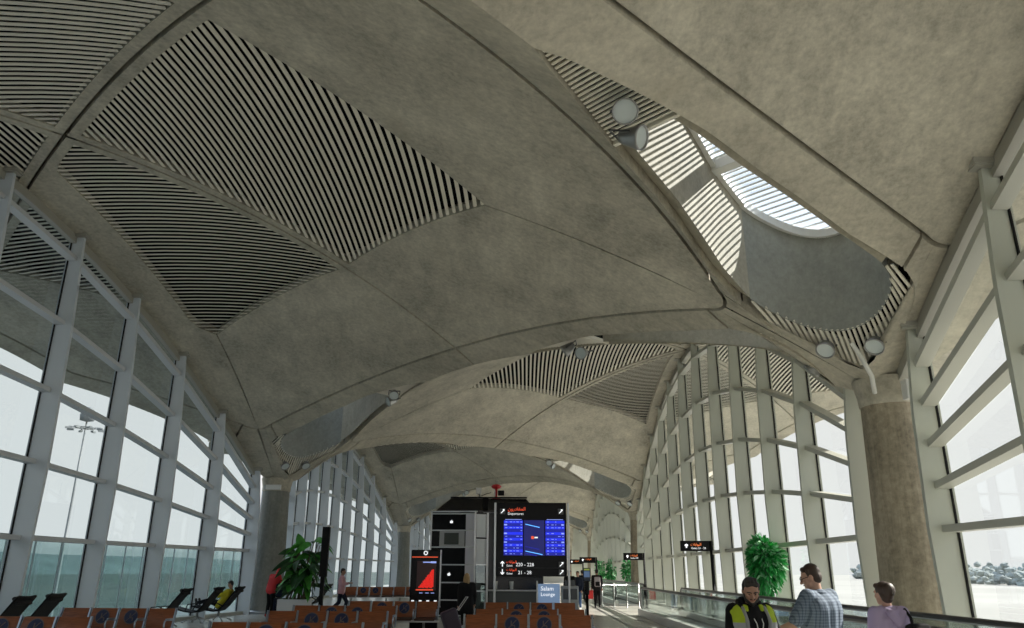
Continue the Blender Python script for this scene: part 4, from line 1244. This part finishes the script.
    def head(s, mb, off=0.):
        M = s.headM(); c = s.J['hed']; T = lambda *a: c + M @ Vector(a)
        mb.ball(T(0, -.012, .03), (.076, .094, .098), M, 16)
        capsule(mb, T(0, .02, -.03), .064 * s.k, T(0, .052, -.072), .038 * s.k)
        capsule(mb, T(-.034, .03, -.05), .034 * s.k, T(0, .058, -.08), .030 * s.k); capsule(mb, T(.034, .03, -.05), .034 * s.k, T(0, .058, -.08), .030 * s.k)
        capsule(mb, T(-.035, .062, .035), .022 * s.k, T(.035, .062, .035), .022 * s.k)
        capsule(mb, T(0, .082, .022), .009 * s.k, T(0, .106, -.018), .0145 * s.k)
        capsule(mb, T(-.013, .088, -.02), .010 * s.k, T(.013, .088, -.02), .010 * s.k)
        capsule(mb, T(-.02, .076, -.047), .010 * s.k, T(.02, .076, -.047), .010 * s.k)
        for q in (-1, 1):
            mb.ball(T(q * .078, -.012, .0), (.013, .024, .032), M, 8)
            capsule(mb, T(q * .045, .055, -.012), .022 * s.k, T(q * .035, .06, -.02), .022 * s.k)
        capsule(mb, s.J['nek'] - Vector((0, 0, .03)), .058 * s.k, T(0, -.02, -.05), .052 * s.k)
    def face(s, root, hairm, iris=(.03, .018, .012)):
        M = s.headM(); c = s.J['hed']; T = lambda *a: c + M @ Vector(a)
        for q in (-1, 1):
            mb = MB(); mb.ball(T(q * .031, .068, .012), .0105, M, 8); mb.m = 1; mb.ball(T(q * .031, .0775, .010), (.0055, .004, .0055), M, 6)
            mb.build('eye', [mat('eye_white', (.22, .17, .14), .4), mat('eye_iris', iris, .2)], root)
            mb = MB(); chain(mb, [(T(q * .012, .087, .032), .005), (T(q * .034, .087, .038), .0055), (T(q * .052, .075, .032), .004)]); mb.build('eyebrow', hairm, root)
        mb = MB(); chain(mb, [(T(-.022, .083, -.048), .004), (T(0, .092, -.046), .0055), (T(.022, .083, -.048), .004)]); mb.build('lips', mat('lip', (.30, .12, .09), .5), root)
    def hair(s, root, m, voxel, kind='short', name='hair'):
        M = s.headM(); c = s.J['hed']; T = lambda *a: c + M @ Vector(a); mb = MB()
        mb.ball(T(0, -.030, .052), (.083, .088, .090), M, 14); mb.ball(T(0, -.055, .010), (.076, .060, .080), M, 12)
        if kind in ('short', 'tuft'):
            capsule(mb, T(-.045, .035, .095), .028 * s.k, T(.045, .035, .095), .028 * s.k)
            for q in (-1, 1): capsule(mb, T(q * .074, -.01, .07), .018 * s.k, T(q * .076, .0, .02), .012 * s.k)
        if kind == 'tuft':
            for a in (-.05, -.02, .015, .045): capsule(mb, T(a * .8, -.02, .118), .026 * s.k, T(a * 1.0 + .008, .05, .122 - 6 * a * a), .015 * s.k)
        if kind == 'long':
            for a in (-.05, 0, .05): capsule(mb, T(a, -.06, .02), .045 * s.k, T(a * 1.3, -.075, -.16), .035 * s.k)
            for q in (-1, 1): capsule(mb, T(q * .07, -.02, .04), .026 * s.k, T(q * .085, -.02, -.12), .024 * s.k)
        if kind == 'bun':
            mb.ball(T(0, -.095, .045), (.085, .065, .085), M, 10); mb.ball(T(0, -.03, .05), (.094, .095, .098), M, 12); mb.ball(T(0, -.055, -.025), (.080, .058, .075), M, 12); capsule(mb, T(-.05, .03, .1), .03 * s.k, T(.05, .03, .1), .03 * s.k)
            for q in (-1, 1): capsule(mb, T(q * .072, -.02, .06), .022 * s.k, T(q * .07, -.05, -.02), .022 * s.k)
        return fuse(mb, name, m, voxel, root, 2)
def person(fig, loc, rz, label, skin, voxel, top, bottom, shoes, hair, hairkind='short', sleeve=1., toff=.022, group=None, topname='jacket', low=.06, face=False, curl=.6, botname='trousers', legfrac=.95):
    mb = MB()
    fig.torso(mb); fig.head(mb)
    for sd in 'lr':
        fig.arm(mb, sd); fig.leg(mb, sd); fig.foot(mb, sd); fig.hand(mb, sd, curl)
    o = fuse(mb, 'person', skin, voxel, None, 2 if voxel < .01 else 1)
    o.location = loc; o.rotation_euler = (0, 0, rz)
    mb = MB(); fig.torso(mb, toff, low=low)
    for sd in 'lr': fig.arm(mb, sd, toff * .8, sleeve)
    jk = fuse(mb, topname, top, voxel * 1.3, o, 3)
    mb = MB()
    for sd in 'lr': fig.leg(mb, sd, .016, legfrac)
    hx = (fig.J['hipr'] - fig.J['hipl']).normalized()
    capsule(mb, fig.J['pel'] - hx * .075 * fig.k, .125 * fig.k * fig.w, fig.J['pel'] + hx * .075 * fig.k, .125 * fig.k * fig.w)
    fuse(mb, botname, bottom, voxel * 1.3, o, 2)
    for sd in 'lr':
        mb = MB(); fig.foot(mb, sd, .012); fuse(mb, 'shoe', shoes, max(.01, voxel), o, 1)
    if hair: fig.hair(o, hair, voxel, hairkind)
    if face: fig.face(o, hair or HAIRB)
    tag(o, label, 'person', group)
    return o, jk

CLOTHK = mat('cloth_black', (.012, .012, .014), .85, spec=.15); CLOTHN = mat('cloth_navy', (.018, .024, .045), .85, spec=.2); JEANS = mat('denim', (.05, .10, .22), .85, spec=.2)
SHOEB = mat('shoe_black', (.02, .018, .016), .5); SHOEW = mat('shoe_pale', (.55, .53, .5), .6)

# man in the yellow vest, facing the hall and looking down at the counter
f1 = Fig(1.66, 1.08, face=(.28, .80, -.42), hed=(.01, .075, 1.605), nek=(0, .02, 1.465), ell=(-.26, .05, 1.17), wrl=(-.12, .30, 1.13), elr=(.26, .05, 1.17), wrr=(.10, .32, 1.13), che=(0, .02, 1.31))
p, jk = person(f1, (2.17, 7.95, 0), PI + .25, 'bearded man in a yellow and grey safety vest over a black hoodie, looking down', SKIN, .0075, CLOTHK, CLOTHN, SHOEB, HAIRB, 'tuft', topname='hoodie', face=True)
def vest_material():
    m = bpy.data.materials.new('vest_fabric'); m.use_nodes = True
    nt = m.node_tree; N = nt.nodes; L = nt.links; b = N['Principled BSDF']; b.inputs['Roughness'].default_value = .7
    tc = N.new('ShaderNodeTexCoord'); sx_ = N.new('ShaderNodeSeparateXYZ'); mr = N.new('ShaderNodeMapRange'); rp = N.new('ShaderNodeValToRGB')
    mr.inputs[1].default_value = .9; mr.inputs[2].default_value = 1.6
    L.new(tc.outputs['Object'], sx_.inputs[0]); L.new(sx_.outputs['Z'], mr.inputs[0]); L.new(mr.outputs[0], rp.inputs['Fac']); L.new(rp.outputs['Color'], b.inputs['Base Color'])
    cr = rp.color_ramp; cr.interpolation = 'CONSTANT'; lime, grey = (.42, .55, .02, 1), (.36, .37, .40, 1)
    cr.elements[0].position = 0; cr.elements[0].color = lime; cr.elements[1].position = .22; cr.elements[1].color = grey
    e = cr.elements.new(.33); e.color = lime; e = cr.elements.new(.36); e.color = grey; e = cr.elements.new(.50); e.color = lime
    return m
VEST = vest_material()
for q in (-1, 1):
    mb = MB(); J = f1.J; k = f1.k
    ax = Vector((1, 0, 0))
    chain(mb, [(J['pel'] + ax * q * .11 + vec(0, .02, -.02), .135), (J['wai'] + ax * q * .11 + vec(0, .02, 0), .122), (J['che'] + ax * q * .125 + vec(0, .016, 0), .122), (J['nek'] + ax * q * .150 + vec(0, -.005, -.075), .098)])
    chain(mb, [(J['che'] + ax * q * .09 + vec(0, .075, -.02), .055), (J['nek'] + ax * q * .085 + vec(0, .03, -.02), .045), (J['nek'] + ax * q * .10 + vec(0, -.06, -.03), .05)])
    fuse(mb, 'vest_panel', VEST, .009, p, 3)
    mb = MB(); chain(mb, [(J['nek'] + vec(q * .115, .055, -.015), .022), (J['che'] + vec(q * .12, .135, .02), .018), (J['wai'] + vec(q * .11, .145, .05), .016)]); mb.build('reflective_stripe', mat('reflective_silver', (.30, .31, .32), .35), p)
    mb = MB(); mb.tube([J['nek'] + vec(q * .05, .06, -.03), J['che'] + vec(q * .035, .158, .0), J['wai'] + vec(q * .008, .158, .06)], .005, 6); mb.build('lanyard', WHITE, p)
mb = MB()
for a in lin(9, -2.5, 2.5): pass
pts = [(f1.J['nek'] + vec(.10 * math.sin(a), -.04 - .065 * math.cos(a) + .02, .02 + .035 * math.cos(a)), .038) for a in lin(9, -2.2, 2.2)]
chain(mb, pts); chain(mb, [(f1.J['nek'] + vec(-.06, -.12, -.02), .05), (f1.J['nek'] + vec(.06, -.12, -.02), .05)]); fuse(mb, 'hood', CLOTHK, .009, p, 3)
M1 = f1.headM(); T1 = lambda *a: f1.J['hed'] + M1 @ Vector(a)
mb = MB(); chain(mb, [(T1(-.068, .01, -.02), .012), (T1(-.055, .045, -.06), .020), (T1(0, .07, -.092), .026), (T1(.055, .045, -.06), .020), (T1(.068, .01, -.02), .012)])
chain(mb, [(T1(-.026, .086, -.034), .006), (T1(0, .095, -.031), .007), (T1(.026, .086, -.034), .006)]); fuse(mb, 'beard', HAIRB, .006, p, 1)

# man in the checked shirt, seen from behind
def plaid():
    m = bpy.data.materials.new('checked_cotton'); m.use_nodes = True
    nt = m.node_tree; N = nt.nodes; L = nt.links; b = N['Principled BSDF']; b.inputs['Roughness'].default_value = .85
    tc = N.new('ShaderNodeTexCoord'); sx_ = N.new('ShaderNodeSeparateXYZ'); L.new(tc.outputs['Object'], sx_.inputs[0])
    def stripe(out, sc, th):
        a = N.new('ShaderNodeMath'); a.operation = 'MULTIPLY'; a.inputs[1].default_value = sc; L.new(out, a.inputs[0])
        f = N.new('ShaderNodeMath'); f.operation = 'FRACT'; L.new(a.outputs[0], f.inputs[0])
        g = N.new('ShaderNodeMath'); g.operation = 'LESS_THAN'; g.inputs[1].default_value = th; L.new(f.outputs[0], g.inputs[0]); return g.outputs[0]
    s1 = stripe(sx_.outputs['Z'], 36, .3); s2 = stripe(sx_.outputs['X'], 36, .3)
    ad = N.new('ShaderNodeMath'); ad.operation = 'ADD'; L.new(s1, ad.inputs[0]); L.new(s2, ad.inputs[1])
    ml = N.new('ShaderNodeMath'); ml.operation = 'MULTIPLY'; ml.inputs[1].default_value = .5; L.new(ad.outputs[0], ml.inputs[0])
    rp = N.new('ShaderNodeValToRGB'); rp.color_ramp.elements[0].color = (.20, .25, .33, 1); rp.color_ramp.elements[1].color = (.055, .08, .13, 1)
    e = rp.color_ramp.elements.new(.5); e.color = (.12, .16, .23, 1)
    L.new(ml.outputs[0], rp.inputs['Fac']); L.new(rp.outputs['Color'], b.inputs['Base Color'])
    return m
f2 = Fig(1.80, 1.16, face=(-.42, .85, -.30), hed=(-.02, .055, 1.60), nek=(0, .01, 1.455), ell=(-.31, .10, 1.17), wrl=(-.30, .36, 1.08), elr=(.29, .05, 1.15), wrr=(.20, .30, 1.06))
p, jk = person(f2, (3.02, 8.42, 0), .62, 'man in a blue checked short-sleeved shirt seen from behind, reaching to the counter', SKINL, .0075, plaid(), mat('cloth_stone', (.22, .20, .17), .8), SHOEB, HAIRD, 'short', sleeve=.42, toff=.03, topname='shirt', face=True, curl=.9)
mb = MB(); J = f2.J
chain(mb, [(J['nek'] + vec(.075 * math.sin(a), -.012 - .07 * math.cos(a), .005), .021) for a in lin(9, -2.0, 2.0)]); fuse(mb, 'collar', MATS.get('collar') or mat('collar', (.15, .19, .26), .85), .009, p, 2)
M2 = f2.headM(); T2 = lambda *a: J['hed'] + M2 @ Vector(a)
mb = MB()
for q in (-1, 1):
    mb.tube([T2(q * .034 + .024 * math.cos(a), .094, .012 + .018 * math.sin(a)) for a in lin(13, 0, 2 * PI)], .0028, 5)
    mb.tube([T2(q * .058, .09, .016), T2(q * .076, .03, .016), T2(q * .08, -.02, .01)], .0028, 5)
mb.build('spectacles', BLACK, p)
mb = MB(); w_ = J['wrl']; d_ = (w_ - J['ell']).normalized(); sd_ = d_.cross(Vector((0, 0, 1))).normalized(); u_ = sd_.cross(d_)
mb.tube([w_ - d_ * .03 + (sd_ * math.cos(a) + u_ * math.sin(a)) * .036 for a in lin(15, 0, 2 * PI)], .008, 6); mb.build('bracelet', BLACK, p)

# woman in the purple hoodie
PUR = mat('purple_fleece', (.42, .345, .52), .85, spec=.2)
f3 = Fig(1.60, 1.0, face=(-.12, .98, -.08), hed=(-.02, .03, 1.625), elr=(.25, .02, 1.15), wrr=(.17, .20, 1.03), ell=(-.24, .02, 1.14), wrl=(-.16, .20, 1.05))
p, jk = person(f3, (3.80, 8.62, 0), .30, 'woman with dark pinned-up hair in a purple hooded top, black bag on her shoulder', SKINL, .0075, PUR, CLOTHK, SHOEB, HAIRD, 'bun', topname='hooded_top', toff=.028, face=True)
J = f3.J; mb = MB()
chain(mb, [(J['nek'] + vec(.088 * math.sin(a), -.025 - .075 * math.cos(a), -.005 - .02 * math.cos(a)), .034) for a in lin(9, -2.2, 2.2)])
chain(mb, [(J['nek'] + vec(-.07, -.115, -.04), .045), (J['nek'] + vec(0, -.135, -.12), .05), (J['nek'] + vec(.07, -.115, -.04), .045)]); fuse(mb, 'hood', PUR, .009, p, 3)
mb = MB(); mb.box((3.80 + .17, 8.44, 1.06), (.26, .14, .32), Matrix.Rotation(.3, 3, 'Z'), bev=.05); bag = mb.build('shoulder_bag', CLOTHK)
mb = MB(); mb.tube([(3.90, 8.40, 1.18), (3.935, 8.49, 1.27), (3.945, 8.62, 1.345), (3.95, 8.73, 1.28), (3.95, 8.70, 1.1)], .016, 6); mb.build('strap', CLOTHK, bag)
tag(bag, 'black shoulder bag hanging behind the purple hooded top', 'bag')
bag.location.y -= .06

# counter between the two men
o = empty('service_counter', (2.46, 7.22, 0), .2)
mb = MB(); mb.box((0, 0, .52), (.62, .38, 1.02), bev=.02); mb.build('cabinet', mat('counter_white', (.45, .46, .47), .35), o)
mb = MB(); mb.box((0, 0, 1.05), (.70, .46, .04), bev=.012); mb.build('top', STEEL, o)
mb = MB(); mb.box((-.02, .14, 1.13), (.50, .02, .13), Matrix.Rotation(-.3, 3, 'X')); mb.build('tray_rail', STEEL, o)
tag(o, 'grey metal counter between the man in the vest and the checked shirt', 'counter')

# woman with the suitcase
f4 = Fig(1.62, .98, face=(.5, .85, 0), wrl=(-.25, -.05, .86), ell=(-.24, -.05, 1.12))
p, jk = person(f4, (-1.66, 22.9, 0), .25, 'blond woman in a long black coat pulling a dark suitcase past the kiosk', SKINL, .014, CLOTHK, CLOTHK, SHOEB, HAIRF, 'long', topname='coat', low=.28, toff=.03)
o = empty('suitcase', (-2.0, 22.0, 0), .35)
mb = MB(); mb.box((0, 0, .40), (.44, .26, .62), Matrix.Rotation(-.35, 3, 'Y'), bev=.05); mb.build('shell', mat('suitcase_plum', (.035, .022, .045), .4), o)
mb = MB()
for q in (-.09, .09): mb.tube([(.17, q, .68), (.42, q, 1.02)], .012, 6)
mb.tube([(.42, -.1, 1.02), (.42, .1, 1.02)], .016, 6); mb.build('handle', STEEL, o)
for x, y in ((-.26, -.1), (-.26, .1), (.16, -.1), (.16, .1)):
    mb = MB(); mb.lathe([(.01, -.015), (.045, -.015), (.045, .015), (.01, .015)], (x, y, .047 if x < 0 else .047), Matrix.Rotation(PI / 2, 3, 'X'), 14)
    mb.bar((x, y, .06), (x * .8, y, .16), .02, .02); mb.build('wheel', BLACK, o)
tag(o, 'dark plum wheeled suitcase with steel handle behind the blond woman', 'suitcase')
# walking man in the pink shirt
f5 = Fig(1.80, 1.0, knel=(-.10, .22, .52), ankl=(-.10, .14, .14), kner=(.10, -.05, .50), ankr=(.10, -.38, .22), elr=(.23, .05, 1.16), wrr=(.12, .30, 1.22), ell=(-.23, .02, 1.15), wrl=(-.08, .28, 1.20), face=(.1, .95, -.2))
p, jk = person(f5, (-7.45, 32.6, -.05), -PI / 2 + .1, 'man in a pink shirt walking past the far windows, looking at his phone', SKIN, .016, mat('pink_shirt', (.72, .40, .46), .8), CLOTHN, SHOEB, HAIRB, 'short', topname='shirt', sleeve=.9)
mb = MB(); mb.box((-7.09, 32.60, 1.24), (.02, .075, .15), Matrix.Rotation(.5, 3, 'Y'), bev=.008)
tag(mb.build('phone', BLACKG), 'dark phone held up by the man in the pink shirt', 'phone')
# person reclining on the lounger
f6 = Fig(1.70, 1.0, pel=(0, 0, .52), wai=(0, -.10, .64), che=(0, -.24, .86), nek=(0, -.33, 1.03), hed=(0, -.30, 1.20), hipl=(-.09, .03, .52), hipr=(.09, .03, .52), knel=(-.12, .42, .66), kner=(.12, .42, .66),
         ankl=(-.12, .80, .58), ankr=(.12, .80, .58), shl=(-.18, -.28, .98), shr=(.18, -.28, .98), ell=(-.25, -.02, .80), elr=(.25, -.02, .80), wrl=(-.10, .16, .92), wrr=(.10, .16, .92), face=(0, .9, -.4))
f6.footdir = {'l': (0, .3, 1), 'r': (0, .3, 1)}
p, jk = person(f6, (-10.62, 28.15, .03), PI / 2 - .1, 'person in a bright yellow top reclining on a black lounger by the window', SKIN, .014, mat('yellow_top', (.62, .55, .03), .8), CLOTHK, SHOEB, HAIRB, 'short', topname='top', low=.02)
# person in the red hooded jacket
REDJ = mat('red_jacket', (.62, .03, .035), .7)
f7 = Fig(1.80, 1.05, che=(.06, .05, 1.31), nek=(.10, .12, 1.45), hed=(.14, .20, 1.57), shl=(-.12, .05, 1.41), shr=(.26, .06, 1.40), ell=(-.20, .10, 1.14), wrl=(-.10, .26, 1.0), elr=(.30, .16, 1.14), wrr=(.20, .34, 1.05), face=(.5, .8, -.5))
p, jk = person(f7, (-9.75, 30.9, 0), -.5, 'person in a red hooded jacket bending over behind the white planter', SKIN, .014, REDJ, CLOTHK, mat('red_shoe', (.5, .05, .04), .6), None, topname='jacket', toff=.035, low=.02)
mb = MB(); T7 = lambda *a: f7.J['hed'] + f7.headM() @ Vector(a); mb.ball(T7(0, -.03, .035), (.10, .105, .118), f7.headM(), 14); capsule(mb, T7(-.06, -.06, -.06), .06, T7(.06, -.06, -.06), .06); fuse(mb, 'hood', REDJ, .014, p, 2)
o = empty('backpack', (-9.32, 30.6, 0), .3)
mb = MB(); mb.box((0, 0, .95), (.34, .22, .52), bev=.09); mb.build('bag', CLOTHK, o)
mb = MB(); mb.box((0, -.13, .86), (.26, .08, .26), bev=.035); mb.build('pocket', CLOTHN, o)
mb = MB(); mb.tube([(-.08, .02, 1.2), (-.04, .02, 1.30), (.04, .02, 1.30), (.08, .02, 1.2)], .014, 6); mb.build('loop', CLOTHK, o)
mb = MB(); mb.box((0, 0, .34), (.42, .28, .68), bev=.04); mb.build('trolley_case', CLOTHN, o)
tag(o, 'dark backpack on a case between the red jacket and the planter', 'backpack')
# the far walkers
f8 = Fig(1.76, 1.0, face=(.1, 1, -.1), wrl=(-.10, .26, 1.05), ell=(-.24, .0, 1.13))
person(f8, (1.98, 36.5, 0), PI - .3, 'dark-clothed man in jeans standing just right of the departures board post', SKIN, .02, CLOTHK, JEANS, SHOEB, HAIRB, 'short')
mb = MB(); mb.box((1.98 - .02, 36.22, 1.14), (.26, .06, .20), bev=.02); tag(mb.build('paper_bag', mat('tan_paper', (.50, .34, .20), .8)), 'tan bag held by the man right of the board post', 'bag')
f9 = Fig(1.70, 1.0)
person(f9, (2.48, 38.4, 0), 2.6, 'second person in jeans half hidden behind the man at the board post', SKIN, .02, CLOTHN, JEANS, SHOEW, HAIRD, 'short')
f10 = Fig(1.76, 1.05, knel=(-.1, .12, .5), ankl=(-.1, .12, .09), kner=(.1, -.02, .5), ankr=(.1, -.22, .13))
person(f10, (3.22, 46.0, 0), .1, 'dark-coated walker left of the person with the pale backpack', SKIN, .02, CLOTHK, CLOTHK, SHOEB, HAIRB, 'short', low=.2)
f11 = Fig(1.80, 1.0, knel=(-.1, .05, .5), ankl=(-.1, .0, .09), kner=(.1, .0, .5), ankr=(.1, -.12, .10))
p, jk = person(f11, (3.56, 40.4, 0), .05, 'person walking away with a pale backpack and a red bag', SKIN, .02, CLOTHK, CLOTHK, SHOEB, HAIRB, 'short')
mb = MB(); mb.box((3.56, 40.12, 1.22), (.30, .18, .46), bev=.06); mb.m = 1; mb.box((3.56, 40.01, 1.12), (.22, .06, .2), bev=.02)
tag(mb.build('backpack', [mat('pale_pack', (.42, .38, .40), .8), CLOTHK]), 'pale backpack worn by the person walking away', 'backpack')
o = empty('carrier_bag', (3.20, 40.3, 0))
mb = MB(); mb.box((0, 0, .62), (.30, .14, .40), bev=.03); mb.build('bag', mat('red_bag', (.70, .03, .03), .5), o)
mb = MB(); mb.tube([(-.07, 0, .80), (-.05, 0, .94), (.05, 0, .94), (.07, 0, .80)], .010, 6); mb.build('handle', MATS['red_bag'], o)
tag(o, 'bright red carrier bag in the hand of the person with the pale backpack', 'bag')

# ------------------------------------------------------------------ camera, daylight
sc = bpy.context.scene
cam_d = bpy.data.cameras.new('camera'); cam = bpy.data.objects.new('camera', cam_d); C.objects.link(cam)
fpx, pt, yw, rl = 761.2, .3256, .019, -.0061
fw = Vector((-math.sin(yw) * math.cos(pt), math.cos(yw) * math.cos(pt), math.sin(pt)))
rt = Vector((math.cos(yw), math.sin(yw), 0)); upv = rt.cross(fw)
rt2 = rt * math.cos(rl) - upv * math.sin(rl); up2 = rt * math.sin(rl) + upv * math.cos(rl)
cam.matrix_world = Matrix(((rt2.x, up2.x, -fw.x, 0), (rt2.y, up2.y, -fw.y, 0), (rt2.z, up2.z, -fw.z, EYE), (0, 0, 0, 1)))
cam_d.sensor_width = 36; cam_d.lens = fpx / 1024 * 36; cam_d.clip_end = 6000; cam_d.clip_start = .05
sc.camera = cam

w = bpy.data.worlds.new('sky'); sc.world = w; w.use_nodes = True
nt = w.node_tree; bg = nt.nodes['Background']
tc = nt.nodes.new('ShaderNodeTexCoord'); sx = nt.nodes.new('ShaderNodeSeparateXYZ'); rp = nt.nodes.new('ShaderNodeValToRGB')
nt.links.new(tc.outputs['Generated'], sx.inputs[0]); nt.links.new(sx.outputs['Z'], rp.inputs['Fac']); nt.links.new(rp.outputs['Color'], bg.inputs['Color'])
cr = rp.color_ramp
cr.elements[0].position = 0; cr.elements[0].color = (.50, .505, .505, 1)
cr.elements[1].position = 1; cr.elements[1].color = (.36, .50, .72, 1)
e = cr.elements.new(.28); e.color = (.50, .503, .50, 1)
e = cr.elements.new(.55); e.color = (.62, .69, .78, 1)
bg.inputs['Strength'].default_value = 1.0
sd = bpy.data.lights.new('sun', 'SUN'); so = bpy.data.objects.new('sun', sd); C.objects.link(so)
sd.energy = 5.0; sd.angle = .009; sd.color = (1, .94, .84)
el, az = math.radians(34), math.radians(19)
dv = Vector((math.cos(el) * math.cos(az), math.cos(el) * math.sin(az), math.sin(el)))
so.rotation_euler = (-dv).to_track_quat('-Z', 'Y').to_euler(); so.location = dv * 60
vs = sc.view_settings
vs.view_transform = 'Standard'; vs.look = 'None'; vs.gamma = 1; vs.exposure = 1.0; vs.use_curve_mapping = False
cy = sc.cycles
cy.use_denoising = True; cy.max_bounces = 10; cy.diffuse_bounces = 6; cy.glossy_bounces = 3; cy.transparent_max_bounces = 16; cy.transmission_bounces = 4
cy.sample_clamp_indirect = 6; cy.caustics_reflective = False; cy.caustics_refractive = False
